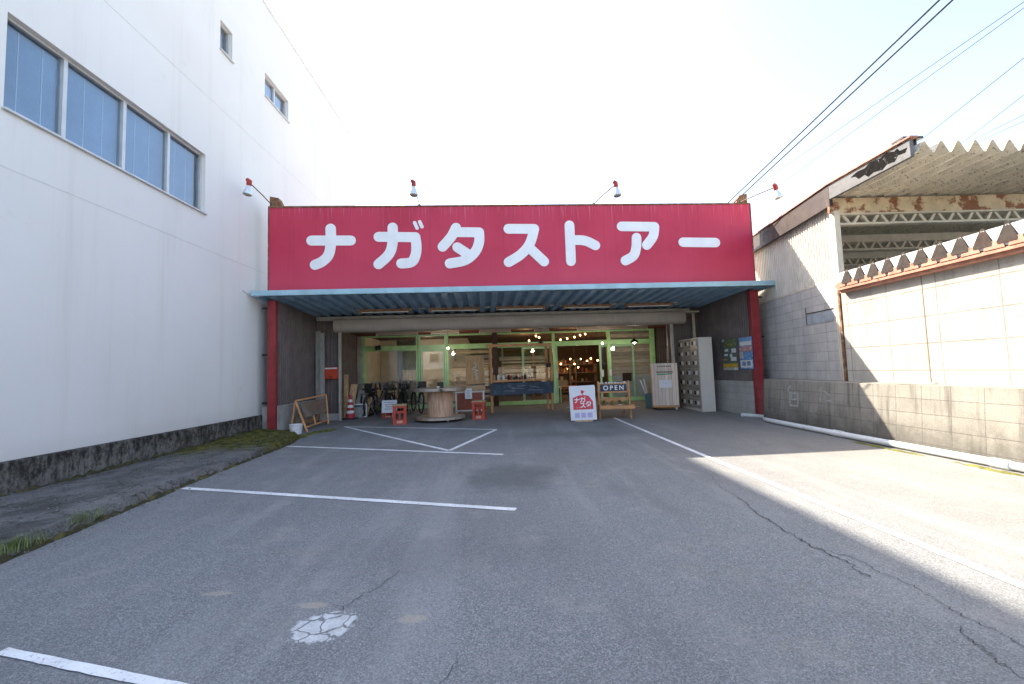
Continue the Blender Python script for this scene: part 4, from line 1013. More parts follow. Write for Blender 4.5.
# --- cable drum table
t = thing('cable_drum', 'big wooden cable drum standing on end as a table', 'table', SG(3.68,1.50), A+R(8))
mb = MB(); mb.lathe([(.655,.06),(.665,.065),(.665,.115),(.655,.12)], (0,0,0), 48); mb.build('lower_flange', M_DRUMTOP, t)
mb = MB()
for k in range(24):
    a = 2*math.pi*k/24; Mr = Matrix.Rotation(a,4,'Z'); w_ = .335*math.tan(math.pi/24)*.97
    mb.box(.305,-w_,.121,.338+random.uniform(-.003,.003),w_,.799,Mr)
mb.build('core', M_DRUM, t, bevel=.004)
mb = MB(); mb.lathe([(.69,.80),(.70,.806),(.70,.874),(.69,.88)], (0,0,0), 48); mb.build('tabletop', M_DRUMTOP, t)
for a in (20,110,200,290):
    mb = MB(); x, y = .5*math.cos(R(a)), .5*math.sin(R(a)); mb.tube((x-.015,y,.028),(x+.015,y,.028),.028,12); mb.box(x-.025,y-.02,.035,x+.025,y+.02,.059); mb.build('caster', M_WHITEP if a == 290 else M_BLACK, t)
drum = S(3.68,1.50); dz = gz(drum.x, drum.y)
t = thing('potted_plant', 'tiny plant in a dark square pot on the cable drum', 'plant', S(3.70,1.45,dz+.881), A+R(20))
mb = MB(); mb.box(-.07,-.07,.0,.07,.07,.15); mb.build('pot', M_BLACK, t, bevel=.01)
mb = MB()
for k in range(26):
    a = random.random()*6.28; r = random.uniform(.01,.08); z = .15+random.uniform(0,.09); c = Vector((r*math.cos(a), r*math.sin(a), z)); d = Vector((math.cos(a), math.sin(a), .6)).normalized()*.03; sd = Vector((-math.sin(a), math.cos(a), 0))*.012
    mb.add([c, c+d*.5+sd, c+d, c+d*.5-sd], [(0,1,2,3)])
mb.build('leaves', M_LEAF, t)
t = thing('bowl', 'small white bowl beside the plant on the cable drum', 'bowl', S(3.66,1.15,dz+.881), 0)
mb = MB(); mb.lathe([(.03,0),(.045,.01),(.065,.05),(.058,.05),(.035,.012),(0,.01)], (0,0,0), 16); mb.build('body', M_WHITEP, t)
mb = MB(); mb.ball((0,0,.035), .045, 10, .6); mb.build('filling', mat('grey_green', (.25,.28,.22), .8), t)

# --- counter with live-edge top
t = thing('counter', 'counter with red-brown front and live edge wooden top, right of the drum', 'counter', SG(4.43,3.05), A)
mb = MB(); mb.box(-.43,.0,.12,.37,.03,.64); mb.build('front_panel', M_BRICKRED, t)
for q in ((-.46,-.01,.645,.46,.45,.70), (-.40,-.012,.08,.39,.02,.118)):
    mb = MB(); mb.box(*q); mb.build('white_rail', M_WHITEP, t)
for x in (-.45,.39):
    mb = MB(); mb.box(x,-.02,0,x+.05,.03,.642); mb.build('leg', M_WHITEP, t)
for x in (-.44, .40):
    mb = MB(); mb.box(x,.42,0,x+.04,.46,.642); mb.build('rear_leg', M_WHITEP, t)
mb = MB(); mb.prism([(-.50,-.06),(-.3,-.09),(.0,-.07),(.3,-.10),(.48,-.06),(.48,.5),(-.5,.5)], lambda a,b,c: (a,b,c), .702, .86); mb.build('tabletop', M_LIVE, t, bevel=.02)
cz = SG(4.43,3.05).z
t = thing('paper_notice', 'white paper notice taped to the counter front', 'notice', S(4.39,2.925,cz+.46), A)
mb = MB(); mb.box(-.108,-.004,0,.108,.0,.315); mb.build('sheet', M_PAPER, t)
mb = MB()
for i in range(5): mb.box(-.06,-.006,.24-.045*i,.06-.02*(i%2),-.0045,.252-.045*i)
mb.build('print', M_INK, t)
t = thing('display_board', 'tall plywood board with a pale scribbled drawing standing on the counter', 'board', S(4.60,3.45,cz+.862), A)
mb = MB(); mb.box(-.29,0,0,.29,.02,.93); mb.build('board', M_PLY, t)
mb = MB()
random.seed(3); p = [(.02,.70)]
for k in range(16): p.append((.02+random.uniform(-.07,.07)+.03*math.sin(k), .70-.035*k))
smesh(mb, p, .03, lambda a,b,c: (a,c,b), -.0005, -.003); mb.build('drawing', mat('pale_chalk', (.6,.58,.52), .9, .3, 40), t)
t = thing('driftwood', 'thin driftwood branch lying on the counter top', 'branch', S(4.75,3.1,cz+.862), A)
mb = MB(); mb.path([(-.4,.0,.012),(-.15,.02,.02),(.1,0,.03),(.28,.02,.02)], [.012,.018,.02,.008], 6); mb.build('branch', M_OLDBOARD, t)

# --- wooden display rack with chalkboard
t = thing('display_rack', 'open orange wood rack with a long chalkboard before the middle window', 'rack', SG(6.0,3.3), A+R(9))
def P2(x, y, z): return (x, y, z)
for x, y in ((-.92,-.04),(1.03,-.06),(1.0,.30)):
    mb = MB(); mb.box(x-.035,y-.025,0,x+.035,y+.025,2.10); mb.build('post', M_WOODO, t, bevel=.003)
mb = MB(); mb.box(-1.06,-.07,2.03,1.07,.0,2.12,Matrix.Translation((0,-.03,0))); mb.build('top_beam', M_WOODX, t, bevel=.004)
mb = MB(); mb.box(-.88,-.05,.93,.99,.26,.99); mb.build('shelf', M_WOODX, t, bevel=.003)
mb = MB(); mb.box(-.96,-.11,.53,1.08,-.085,.90); mb.build('chalkboard', M_CHALK, t, bevel=.008)
mb = MB()
for st in ([(-.3,.74),(.1,.70)], [(-.5,.66),(-.2,.64)], [(.3,.78),(.6,.72)], [(.25,.66),(.7,.64)], [(-.1,.78),(.15,.8)]): smesh(mb, st, .02, lambda a,b,c: (a,c,b), -.1105, -.112)
mb.build('chalk_mark', mat('chalk_smear', (.20,.23,.27), .9, .3, 30), t)
rz0 = SG(6.0,3.3).z; rA = A+R(9)
def RK(x, y, z): q = S(6.0,3.3); return Vector((q.x+x*math.cos(rA)-y*math.sin(rA), q.y+x*math.sin(rA)+y*math.cos(rA), rz0+z))
for k, x in enumerate((-.80,-.66,-.50)):
    mb = MB(); mb.lathe([(.035,0),(.04,.02),(.04,.12),(.03,.14),(.03,.17),(.0,.17)], (0,0,0), 12)
    tag(mb.build('jar', [M_STRAW, M_WHITEP, M_WHITEP][k], loc=RK(x,.1,.991)), ['straw coloured jar at the left end of the wooden rack shelf','white jar second from the left on the wooden rack shelf','white jar third from the left on the wooden rack shelf'][k], 'jar', 'jars on the wooden rack')
for k in range(7):
    r_ = random.uniform(.025,.05); h = random.uniform(.07,.18); x = -.34+.09*k
    mb = MB(); mb.lathe([(r_*.8,0),(r_,.01),(r_,h*.75),(r_*.5,h*.9),(r_*.45,h),(0,h)], (0,0,0), 10)
    tag(mb.build('small_bottle', [M_BROWNCOL, M_BRICKRED, M_BLACK, M_DKGREY][k%4], loc=RK(x,.08+.05*(k%2),.991)), 'small dark bottle in the cluster on the wooden rack shelf', 'bottle', 'small bottles on the wooden rack')
t = thing('candlestick', 'pair of slim white candles standing on the wooden rack shelf', 'candle', RK(.33,.08,.991), 0)
for x, h in ((-.04,.25),(.04,.32)):
    mb = MB(); mb.tube((x,0,.01),(x,0,h),.013,8); mb.build('candle', M_WHITEP, t)
mb = MB(); mb.box(-.08,-.03,0,.08,.03,.012); mb.build('base', M_WOODX, t)
t = thing('hanging_planter', 'black pot with dark leaves hung on the right rack post', 'planter', RK(.94,-.09,1.35), 0)
mb = MB(); mb.lathe([(.05,0),(.07,.02),(.08,.13),(.0,.13)], (0,0,0), 12); mb.build('pot', M_BLACK, t)
mb = MB()
for k in range(40):
    a = random.random()*6.28; r = random.uniform(.0,.11); c = Vector((r*math.cos(a), r*math.sin(a), .13+random.uniform(-.05,.13))); d = Vector((math.cos(a),math.sin(a),.3))*.05; sd = Vector((-math.sin(a),math.cos(a),0))*.018
    mb.add([c, c+d*.5+sd, c+d, c+d*.5-sd], [(0,1,2,3)])
mb.build('leaves', mat('dark_leaf', (.02,.035,.015), .6, .3), t)

# --- sandwich board with the red house
def sboard():
    t = thing('sandwich_board', 'white sandwich board with a red house and katakana, left of the OPEN stand', 'sign', SG(7.34,.40), A-R(14))
    Mx = Matrix.Translation((0,-.08,.0)) @ Matrix.Rotation(R(-10),4,'X') @ Matrix.Rotation(R(-2),4,'Y')
    mb = MB(); mb.box(-.32,0,.04,.32,.02,.90,Mx); mb.build('front_board', M_PAPER, t)
    Mb = Matrix.Translation((0,.30,.0)) @ Matrix.Rotation(R(10),4,'X')
    mb = MB(); mb.box(-.30,-.02,.02,.30,.0,.87,Mb); mb.build('rear_board', M_PAPER, t)
    mb = MB(); mb.box(-.22,.0,.0,.22,.05,.038,Mx); mb.build('foot_block', M_TIMBER, t)
    red = mat('print_red', (.66,.07,.09), .6, .08)
    f = lambda a,b,c: tuple(Mx @ Vector((a,c,b)))
    mb = MB(); top = [(-.24+.48*k/12, .58+.10*math.sin(math.pi*(.12+.76*k/12))-.02) for k in range(11)]
    mb.prism([(-.24,.30)]+top+[(.25,.50),(.25,.30)], f, -.002, -.0005)
    mb.prism([(-.03,.70),(.0,.70),(.0,.655),(.02,.655),(.02,.70),(.07,.745),(.0,.79),(-.03,.77)], f, -.002, -.0006); mb.build('house_print', red, t)
    mb = MB()
    def put(key, cx, cz, s):
        allp = [p for st in GL[key][:3 if key == 'ga' else 9] for p in st]; mx = (min(p[0] for p in allp)+max(p[0] for p in allp))/2; mz = (min(p[1] for p in allp)+max(p[1] for p in allp))/2
        for i, st in enumerate(GL[key]): smesh(mb, [(cx+(p[0]-mx)*s, cz+(p[1]-mz)*s) for p in st], (.18 if not (key == 'ga' and i > 2) else .08)*s, f, -.0022, -.0034-.0003*i)
    put('na',-.14,.535,.125); put('ga',.0,.545,.125); put('su',.0,.405,.125); put('ta',.135,.435,.125); mb.build('lettering', M_LETTER, t)
    mb = MB(); mb.box(.175,-.0038,.31,.185,-.0025,.54,Mx); mb.build('door_line', mat('print_pink', (.75,.30,.30), .6), t)
    lil = mat('print_lilac', (.56,.52,.78), .7, .15, 40); lil2 = mat('print_blue_text', (.40,.38,.66), .7, .1)
    for x in (-.155,0,.155):
        mb = MB(); mb.box(x-.062,-.002,.10,x+.062,-.0005,.225,Mx); mb.build('menu_square', lil, t)
        mb = MB()
        for i in range(3): mb.box(x-.045,-.0035,.122+.033*i,x+.045-.012*i,-.0022,.135+.033*i,Mx)
        mb.build('menu_text', lil2, t)
    mb = MB()
    for i in range(3): mb.box(-.16+.06*i,-.0036,.345,-.12+.06*i,-.0024,.357,Mx)
    mb.build('small_print', mat('print_cream', (.72,.5,.36), .7), t)
sboard()

# --- OPEN stand
t = thing('open_stand', 'slatted wooden stand with a chalkboard OPEN sign and a plant tray', 'display stand', SG(8.25,.78), A-R(6))
z_ = 0
for x in (-.40,.40):
    mb = MB(); mb.bar((x*.98,.10,.97),(x*1.0,-.03,.0),.045,.05,(0,1,0)); mb.build('leg', M_WOODO, t, bevel=.003)
    mb = MB(); mb.bar((x*.88,.14,.60),(x*.85,.62,.0),.04,.045,(0,1,0)); mb.build('rear_leg', M_WOODO, t, bevel=.003)
mb = MB(); mb.box(-.385,.07,.66,.385,.095,.91); mb.build('sign_frame', M_WOODX, t, bevel=.004)
sl = mb = MB(); mb.box(-.345,.060,.705,.345,.0695,.885); sign = mb.build('open_board', M_CHALK, t)
mb = MB()
for k in range(9): mb.box(-.37+.08*k,.085,.912,-.37+.08*k+random.uniform(.03,.06),.1,.93+random.uniform(0,.03))
mb.build('white_trim', M_WHITEP, t)
mb = MB(); mb.box(-.37,.11,.42,.37,.13,.53); mb.build('back_slat', M_WOODX, t)
mb = MB(); mb.box(-.40,-.16,.28,.46,.16,.30); mb.box(-.40,-.18,.26,.46,-.161,.36); mb.box(-.40,.161,.26,.46,.18,.34); mb.box(-.42,-.18,.26,-.401,.18,.36); mb.box(.461,-.18,.26,.48,.18,.36); mb.build('tray', M_WOODX, t)
tc = bpy.data.curves.new('open_text', 'FONT'); tc.body = 'OPEN'; tc.size = .165; tc.align_x = 'CENTER'; tc.extrude = .0012; tc.space_character = 1.45; tc.offset = .003
to = bpy.data.objects.new('open_text', tc); COL.objects.link(to)
bpy.context.view_layer.update()
dg = bpy.context.evaluated_depsgraph_get(); me = bpy.data.meshes.new_from_object(to.evaluated_get(dg))
bpy.data.objects.remove(to); me.materials.clear(); me.materials.append(M_LETTER)
lo = bpy.data.objects.new('lettering', me); COL.objects.link(lo); lo.parent = t; lo.location = (0,.0575,.738); lo.rotation_euler = (R(90),0,0)
oz = SG(8.25,.78).z
for k, (x, lab, m_) in enumerate(((-.28,'leafy green plant pot at the left end of the OPEN stand tray',M_LEAF),(-.06,'yellowish plant pot in the middle of the OPEN stand tray',mat('yellow_leaf',(.35,.30,.05),.7,.3)),(.14,'dark green plant pot right of centre on the OPEN stand tray',M_LEAF),(.31,'bright green plant pot at the right end of the OPEN stand tray',mat('bright_leaf',(.06,.34,.12),.6,.2)))):
    q = thing('potted_plant', lab, 'plant', S(8.25+x,.78,oz+.301), 0, 'plants on the OPEN stand')
    mb = MB(); mb.lathe([(.04,0),(.05,.06),(.0,.06)], (0,0,0), 10); mb.build('pot', M_WHITEP if k == 2 else M_BROWNCOL, q)
    mb = MB()
    for j in range(34):
        a = random.random()*6.28; r = random.uniform(0,.07); c = Vector((r*math.cos(a), r*math.sin(a), .06+random.uniform(0,.10))); d = Vector((math.cos(a),math.sin(a),.8)).normalized()*.045; sd = Vector((-math.sin(a),math.cos(a),0))*.016
        mb.add([c, c+d*.5+sd, c+d, c+d*.5-sd], [(0,1,2,3)])
    mb.build('leaves', m_, q)

# --- pine box on casters
t = thing('wooden_cabinet', 'tall pale pine cabinet on casters with a printed sign and white paper', 'cabinet', SG(10.2,2.12), A-R(15))
mb = MB(); mb.box(-.365,0,.14,.365,.34,1.38); mb.build('body', M_PINE, t, bevel=.006)
mb = MB(); mb.box(-.375,-.01,.085,.375,.35,.138); mb.build('base_board', M_WOODX, t)
for x in (-.29,.29):
    for y in (.05,.29):
        mb = MB(); mb.tube((x-.018,y,.04),(x+.018,y,.04),.04,12); mb.box(x-.03,y-.03,.055,x+.03,y+.03,.084); mb.build('caster', M_WHITEP if x > 0 else M_BLACK, t)
mb = MB(); mb.box(-.16,-.004,.66,.19,-.001,.89); mb.build('paper', M_PAPER, t)
mb = MB(); mb.path([(-.05,-.006,.80),(-.03,-.006,.82),(-.02,-.006,.77),(.02,-.006,.79),(.05,-.006,.76)], .004, 4); mb.build('drawing', mat('pale_blue_ink', (.35,.5,.75), .8), t)
mb = MB()
for k in range(8): mb.box(-.20+.05*k,-.0035,1.27,-.165+.05*k,-.001,1.31)
for k in range(9): mb.box(-.23+.052*k,-.0035,1.10,-.185+.052*k,-.001,1.145)
mb.build('stencil_print', mat('brown_print', (.20,.15,.12), .8), t)
mb = MB(); mb.prism([(-.20,1.035),(.20,1.05),(.235,1.08),(-.235,1.075)], lambda a,b,c: (a,c,b), -.003, -.001); mb.build('green_stripe', mat('green_print', (.08,.33,.16), .7), t)
mb = MB(); mb.box(-.23,-.003,1.185,.22,-.001,1.192); mb.build('thin_line', mat('pink_print', (.55,.28,.22), .8), t)

# --- bin with rolls behind the cabinet
t = thing('storage_bin', 'teal plastic bin holding rolled sheets between the stand and the cabinet', 'bin', SG(10.02,2.85), A)
mb = MB(); mb.lathe([(.13,0),(.15,.01),(.175,.45),(.185,.46),(.17,.46),(.145,.02),(0,.02)], (0,0,0), 18); mb.build('body', mat('teal_plastic', (.10,.20,.23), .5, .1), t)
for k, (x, y, dx, h, m_) in enumerate(((-.06,0,-.22,.95,M_CARD),(.0,.04,-.16,.9,M_PAPER),(.03,-.03,-.10,.82,M_WOODX),(-.02,-.05,-.28,.88,M_WHITEP))):
    mb = MB(); mb.tube((x,y,.05),(x+dx,y+.03,h),.024,8); tag(mb.build('rolled_sheet', m_, loc=SG(10.02,2.85)), ['brown cardboard roll in the teal bin','upright white paper roll in the teal bin','short wooden stick in the teal bin','most tilted white roll in the teal bin'][k], 'roll', 'rolls in the teal bin')

# --- shoe lockers
t = thing('locker', 'tall cream steel locker with three columns of small doors by the right wall', 'locker', SG(10.90,1.42), A)
dz_ = -.01
mb = MB(); mb.box(.03,0,dz_,.42,1.30,2.09); mb.build('body', M_LOCK, t, bevel=.006)
for i in range(3):
    for j in range(7):
        y0 = .035+.413*i; z0 = .09+.283*j
        mb = MB(); mb.box(.004,y0,z0,.029,y0+.395,z0+.268); d = mb.build('door', M_LOCKD, t, bevel=.006)
        mb = MB(); mb.box(-.022,y0+.06,z0+.09,.003,y0+.17,z0+.205); mb.build('handle', M_KNOB, d, bevel=.01)
        mb = MB(); mb.box(-.002,y0+.22,z0+.10,.0035,y0+.32,z0+.20); mb.build('vent', M_DKGREY, d)

# --- posters on the right wall
def poster(name, label, v0, v1, z0, z1, cols):
    t = thing(name, label, 'poster', S(11.597,(v0+v1)/2,z0), A)
    h = z1-z0; d = (v1-v0)/2
    mb = MB(); mb.box(-.004,-d,0,.0,d,h); mb.build('sheet', cols[0], t)
    for (a0,b0,a1,b1,m_) in cols[1:]:
        # a measured from the poster's left edge as seen (far end) to its right edge
        mb = MB(); mb.box(-.0065,d-2*d*a1,h*b0,-.0045,d-2*d*a0,h*b1); mb.build('printed_area', m_, t)
pc = lambda n,c: mat(n, c, .5, .5, 22, dirt=(sc3(c,1.9), .5, .62, 16))
yl = mat('poster_yellow', (.62,.40,.04), .5, .15, 10); wt = mat('poster_white', (.70,.72,.72), .5, .1, 20); gn = pc('poster_green', (.13,.17,.08)); bl = pc('poster_blue', (.10,.25,.50)); pk = pc('poster_pink', (.42,.25,.26)); sk = mat('poster_sky', (.18,.36,.62), .5, .2, 8); dk = pc('poster_dark', (.10,.13,.11)); cr_ = mat('poster_cream', (.52,.46,.40), .5, .2, 20)
poster('poster', 'photo-collage poster with a yellow band, left of the blue poster', .68, 1.38, 1.10, 1.98,
       [dk, (.04,.74,.96,.97,gn),(.0,.9,.16,.99,wt),(.30,.80,.70,.84,yl),(.5,.42,.66,.52,wt),(.15,.60,.40,.68,wt),(.62,.55,.92,.68,wt),(.10,.46,.36,.53,wt),(.55,.30,.92,.42,wt),(.3,.68,.6,.74,gn),(.0,.33,.30,.36,yl),(.0,.11,.98,.22,yl),(.0,.02,.7,.10,cr_),(.72,.02,.98,.10,wt)])
poster('poster', 'blue and pink landscape poster beside the red post', .03, .58, 1.14, 1.96,
       [bl, (.0,.88,.98,.99,sk),(.05,.74,.95,.87,wt),(.02,.55,.98,.72,pk),(.30,.34,.98,.54,bl),(.0,.34,.28,.54,cr_),(.04,.05,.95,.28,wt),(.15,.10,.45,.24,sk),(.55,.10,.8,.24,sk)])

# ================================================================== INSIDE THE SHOP
t = thing('board_partition', 'reclaimed board partition with gaps behind the middle shop windows', 'partition', S(3.7,5.74,.043), A)
random.seed(11); mb = MB(); z = .25
while z < 1.95:
    h = random.choice((.10,.13,.16)); x0 = random.uniform(0,.12); mb.box(x0,random.uniform(0,.02),z,1.5+random.uniform(-.1,.05),.03,z+h); z += h+random.choice((.0,.02,.06,.09))
mb.build('boards', M_RECL, t)
mb = MB(); z = .85
while z < 1.75:
    h = random.choice((.08,.11,.14)); mb.box(1.75+random.uniform(0,.1),random.uniform(0,.02),z,3.55+random.uniform(-.1,.05),.03,z+h); z += h+random.choice((.03,.06,.09))
mb.build('boards', M_RECL, t)
for x in (.1,1.35,1.85,3.0,3.45):
    mb = MB(); mb.box(x,.032,0,x+.07,.08,2.2); mb.build('upright', M_OLDBOARD, t)
t = thing('board_cladding', 'wall of greyed horizontal boards inside the right shop window', 'partition', S(9.65,5.72,.043), A)
mb = MB(); mb.box(.0,0,.95,1.55,.03,2.72); mb.build('boards', M_RECLG, t)
mb = MB(); mb.box(.0,.0,.05,1.55,.03,.94); mb.build('pale_board', mat('pale_blue_board', (.42,.48,.49), .7, .06, 2), t)
mb = MB(); mb.box(.45,-.025,.72,.80,-.001,1.03); mb.build('dark_frame', M_BROWNCOL, t)
t = thing('curtain', 'pale grey curtain hanging inside the left shop window', 'curtain', S(1.55,6.5,.043), A)
mb = MB(); ribs(mb, 0, .75, .07, [(0,0),(.25,.02),(.5,.03),(.75,.02)], lambda a,h,b: (a,-h,b), .0, 2.55); mb.build('cloth', mat('grey_cloth', (.48,.48,.49), .9, .1), t, solid=.004)
mb = MB(); mb.tube((-.1,0,2.57),(.85,0,2.57),.015,8); mb.build('rail', M_STEEL, t)
# warm bulbs
def bulb(label, u, v, z, r=.035, m_=M_GLOWW, shade=False, power=0):
    t = thing('pendant_lamp', label, 'lamp', S(u,v,z), A, 'warm bulbs inside the shop')
    mb = MB(); mb.ball((0,0,0), r, 12, 1.15); mb.build('bulb', m_, t)
    mb = MB(); mb.tube((0,0,r),(0,0,r+.06),.016,8); mb.tube((0,0,r+.05),(0,0,2.784-z),.004,5); mb.build('cord', M_BLACK, t)
    if power:
        l = bpy.data.lights.new('bulb_and_fill_light', 'POINT'); l.energy = power; l.color = (1,.84,.64); l.shadow_soft_size = .06
        o = bpy.data.objects.new('bulb_and_fill_light', l); COL.objects.link(o); o.parent = t; o.location = (0,-.02,-.09)
    if shade:
        mb = MB(); mb.lathe([(.02,.13),(.04,.12),(.13,.04),(.15,.0),(.145,.0),(.12,.035),(.03,.105)], (0,0,-.01), 18); mb.build('lamp_shade', M_BLACK, t)
LB = 'small warm bulb glowing in the dark beyond the open shop doorway'
for (u,v,z) in ((8.66,7.5,1.49),(9.2,7.5,1.60),(9.37,7.5,1.70),(9.65,7.5,1.61),(8.09,7.5,1.51),(8.9,9.5,1.75),(8.3,9.8,1.8),(9.9,9.6,1.65),(8.55,10.5,1.55),(9.1,8.8,1.35),(8.7,9.2,1.3),(9.6,10.4,1.75),(8.2,8.7,1.62)): bulb(LB, u, v, z, .027)
LT = 'small warm bulb on the string behind the glass above the door'
for (u,v,z) in ((7.02,6.0,2.53),(6.90,6.0,2.59),(6.63,6.0,2.41),(8.22,6.6,2.50),(8.52,6.6,2.55),(8.75,6.6,2.62),(8.96,6.6,2.66),(7.95,6.6,2.46)): bulb(LT, u, v, z, .028)
bulb('white pendant lamp with a dark shade before the top of the right window', 10.12, 4.3, 2.14, .045, M_GLOWW2, True, 5)
bulb('bare bright bulb hanging at the top right corner of the doorway', 8.99, 4.3, 2.14, .033, M_GLOWW2, False, 3)
bulb('bare bright bulb hanging at the top of the pale green door frame', 3.69, 4.3, 2.12, .033, M_GLOWW2, False, 5)
bulb('warm bulb hanging at the top of the doorway right of its middle', 8.68, 5.8, 2.27, .045)
bulb('black dome pendant lamp at the top of the middle window by the door', 6.85, 4.3, 2.15, .03, M_GLOWW, True, 3)
t = thing('wall_speaker', 'small black fixture fixed to the green bar above the left window', 'fixture', S(1.12,5.40,2.27), A)
mb = MB(); mb.box(-.09,-.10,-.08,-.01,.0,.08); mb.box(.01,-.10,-.07,.09,.0,.09); mb.box(-.09,-.02,-.02,.09,.03,.02); mb.build('housing', M_BLACK, t, bevel=.01)
for u, v, z, e in ((8.7,7.2,2.1,3),(8.9,10,1.9,7),(6.6,7.5,2.2,7),(2.6,7.6,2.3,3.5),(10.4,9,2,4)):  # added fill points inside the shop, not tied to single bulbs
    l = bpy.data.lights.new('bulb_and_fill_light', 'POINT'); l.energy = e; l.color = (1,.62,.28) if u > 4 else (1,.82,.62); l.shadow_soft_size = .1
    o = bpy.data.objects.new('bulb_and_fill_light', l); COL.objects.link(o); o.location = S(u,v,z)
# shelves and goods beyond the doorway
random.seed(21)
GM = [mat('goods_%s' % n, c, .6, .2, 20) for n, c in (('brown',(.22,.11,.05)),('rust',(.35,.13,.05)),('cream',(.45,.36,.24)),('dark',(.05,.04,.04)),('green',(.06,.10,.06)),('red',(.30,.05,.04)))]
for k, (u, v, wd, lab) in enumerate(((8.05,7.9,1.0,'wooden shelf crowded with goods at the left inside the doorway'),(9.25,8.4,1.2,'wooden shelf crowded with goods at the right inside the doorway'),(8.5,10.6,1.8,'long shelf of goods far back inside the shop'))):
    t = thing('goods_shelf', lab, 'shelf', S(u,v,.043), A)
    for x in (-wd/2, wd/2-.04):
        mb = MB(); mb.box(x,0,0,x+.04,.4,1.45); mb.build('upright', M_OLDBOARD, t)
    for z in (.25,.65,1.05,1.42):
        mb = MB(); mb.box(-wd/2+.041,0,z,wd/2-.041,.4,z+.03); mb.build('shelf_board', M_OLDBOARD, t)
        x = -wd/2+.1
        while x < wd/2-.12:
            g = random.choice(GM); s_ = random.uniform(.05,.11); h = random.uniform(.08,.28); mb = MB()
            if random.random() < .5: mb.box(-s_/2,-s_/2,0,s_/2,s_/2,h)
            else: mb.lathe([(s_*.4,0),(s_*.5,.01),(s_*.5,h*.7),(s_*.25,h*.85),(s_*.25,h),(0,h)], (0,0,0), 10)
            q = S(u,v); p = Vector((q.x+x*CU-.15*SU, q.y+x*SU+.15*CU, .043+z+.031))
            tag(mb.build('shelf_item', g, loc=p, rotz=A+random.uniform(-.3,.3)), 'small item among the dim goods crowded on shelves inside the open doorway', 'goods', 'goods on shelves inside the shop')
            x += s_+random.uniform(.02,.10)
t = thing('side_table', 'low table with pale boxes just inside the doorway', 'table', S(8.0,6.6,.043), A)
mb = MB(); mb.box(-.35,-.2,.55,.45,.35,.59); mb.build('tabletop', M_WOODX, t)
for x, y in ((-.33,-.18),(.40,-.18),(-.33,.30),(.40,.30)):
    mb = MB(); mb.box(x,y,0,x+.04,y+.04,.549); mb.build('leg', M_WOODX, t)
mb = MB(); mb.box(-.2,-.12,0,.2,.15,.22); tag(mb.build('carton', M_CARD, loc=S(7.95,6.65,.634), rotz=A), 'pale carton on the low table inside the doorway', 'carton')

random.seed(17); mb = MB()
for i in range(420):
    y = random.uniform(2.6, 9.0); x = kx(y)+abs(random.gauss(0,.10))+.05; r = random.uniform(.004,.012)*(1 if random.random() < .9 else 1.8); z = gz(x,y)
    c = [Vector((x+r*math.cos(a)*random.uniform(.7,1.2), y+r*math.sin(a)*random.uniform(.7,1.2), z+random.uniform(-.001,.3)*r)) for a in (0,1.3,2.5,3.8,5.0)]
    mb.add(c+[Vector((x,y,z+r*.9))], [(0,1,5),(1,2,5),(2,3,5),(3,4,5),(4,0,5)])
for i in range(260):
    y = random.uniform(2.6, 9.4); t_ = random.random(); x = -5.6+(kx(y)+5.6)*t_; zw = max(.095,.05+(y-5)*.025); z = zw+(.15-(y-4)*.004-zw)*t_+.012; r = random.uniform(.005,.016)
    c = [Vector((x+r*math.cos(a)*random.uniform(.7,1.2), y+r*math.sin(a)*random.uniform(.7,1.2), z-.006)) for a in (0,1.3,2.5,3.8,5.0)]
    mb.add(c+[Vector((x,y,z+r*.6))], [(0,1,5),(1,2,5),(2,3,5),(3,4,5),(4,0,5)])
tag(mb.build('gravel', mat('gravel_grey', (.22,.21,.19), .95, .5, 14), smooth=False), 'loose grey grit and gravel scattered along the broken kerb', 'gravel', kind='stuff')
# ================================================================== GRASS TUFTS at the kerb
random.seed(5)
for k, (x, y, n, h, lab) in enumerate(((-3.72,3.40,520,.10,'largest grass tuft at the kerb, nearest the lower left corner'),(-3.80,3.97,420,.10,'leafy grass tuft at the kerb, middle of the three tufts'),(-3.82,4.55,60,.04,'tiny green sprout at the kerb, farthest of the three tufts'))):
    mb = MB()
    for i in range(n):
        a = random.random()*6.28; r = min(.14, abs(random.gauss(0,.07))); bx, by = r*math.cos(a)*.6, r*math.sin(a)*1.8
        hh = h*random.uniform(.4,1.1); la = random.random()*6.28; ln = random.uniform(.1,.8)*hh; w_ = random.uniform(.0010,.0024)
        d = Vector((math.cos(la), math.sin(la), 0)); sd = Vector((-d.y, d.x, 0))*w_
        b0 = Vector((bx,by,-.02)); m1 = b0+Vector((0,0,hh*.6))+d*ln*.35; tp = b0+Vector((0,0,hh))+d*ln
        mb.add([b0-sd, b0+sd, m1+sd*.8, m1-sd*.8, tp], [(0,1,2,3),(3,2,4)])
    tag(mb.build('grass_tuft', M_GRASS, loc=(x,y,gz(x,y)+.05)), lab, 'grass', 'grass tufts along the kerb')

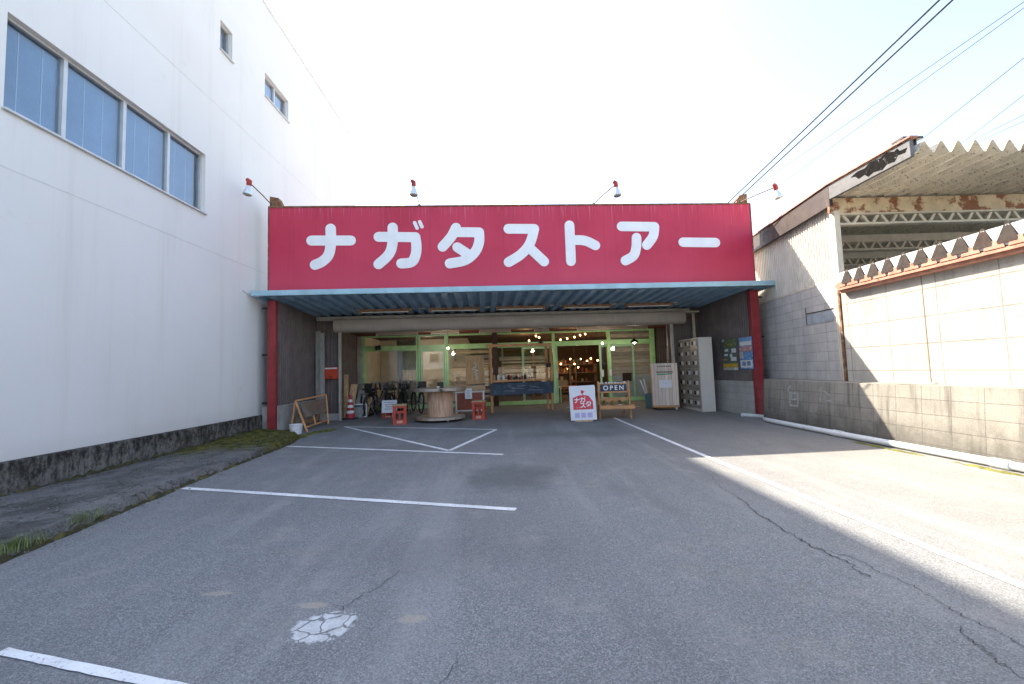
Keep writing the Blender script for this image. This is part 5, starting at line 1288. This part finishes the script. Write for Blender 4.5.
mb = MB(); mb.box(-60,-12.6,-.04,60,-6.2,.035); tag(mb.build('bounce_road', mat('bounce_road_concrete', (.46,.44,.40), .9, .15, .6)), kind='structure')  # unseen pale surface, added to bounce sunlight in under the canopy
# ================================================================== ACROSS THE STREET (seen only as reflections)
t = thing('street_wall', 'tan block wall across the street, mirrored in the shop glass', 'wall', (0,-13,0))
mb = MB(); mb.box(-14,-.15,-.2,16,0,1.7); mb.build('wall', block('tan_blocks', (.45,.38,.28), (.25,.2,.15), .4, .2, 'x'), t)
t = thing('street_house', 'pale house across the street, mirrored in the shop glass', 'house', (-4.6,-19,0))
mb = MB(); mb.box(-1.6,-6,0,1.4,0,5.0); mb.build('wall', M_WHITE, t)
mb = MB(); mb.prism([(-6.4,5.0),(.4,5.0),(-3,6.6)], lambda a,b,c: (c,a,b), -1.9, 1.7); mb.build('roof', M_PINKRUST, t)
mb = MB(); mb.box(-.9,.001,2.6,.3,.05,3.6); w_ = mb.build('window', M_ALU, t); mb = MB(); mb.box(-.8,.051,2.7,.2,.055,3.5); mb.build('pane', M_BLACK, w_)
def hedge(x0, x1, y, h, lab):
    t = thing('garden_hedge', lab, 'hedge', ((x0+x1)/2,y,0)); l = (x1-x0)/2
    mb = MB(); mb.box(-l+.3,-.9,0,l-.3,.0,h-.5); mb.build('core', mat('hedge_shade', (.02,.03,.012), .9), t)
    mb = MB()
    for i in range(int(5200*l/8)):
        c = Vector((random.uniform(-l,l), random.uniform(-1.2,.45), random.uniform(.1,1)*h)); c.z *= .8+.35*mnoise.noise((c.x*.6+x0, 0, 0)); n = Vector((random.gauss(0,1),random.gauss(0,1),random.gauss(0,1))).normalized(); a = n.orthogonal().normalized()*.13; b = n.cross(a)
        mb.add([c-a, c+b*.5, c+a, c-b*.5], [(0,1,2,3)])
    mb.build('leaves', M_LEAF, t, smooth=False)
hedge(-18,-6.3,-15,4.2,'tall dark hedge across the street, mirrored in the left shop window'); hedge(-3.1,21,-15,5.2,'tall dark hedge across the street, mirrored in the right shop window')
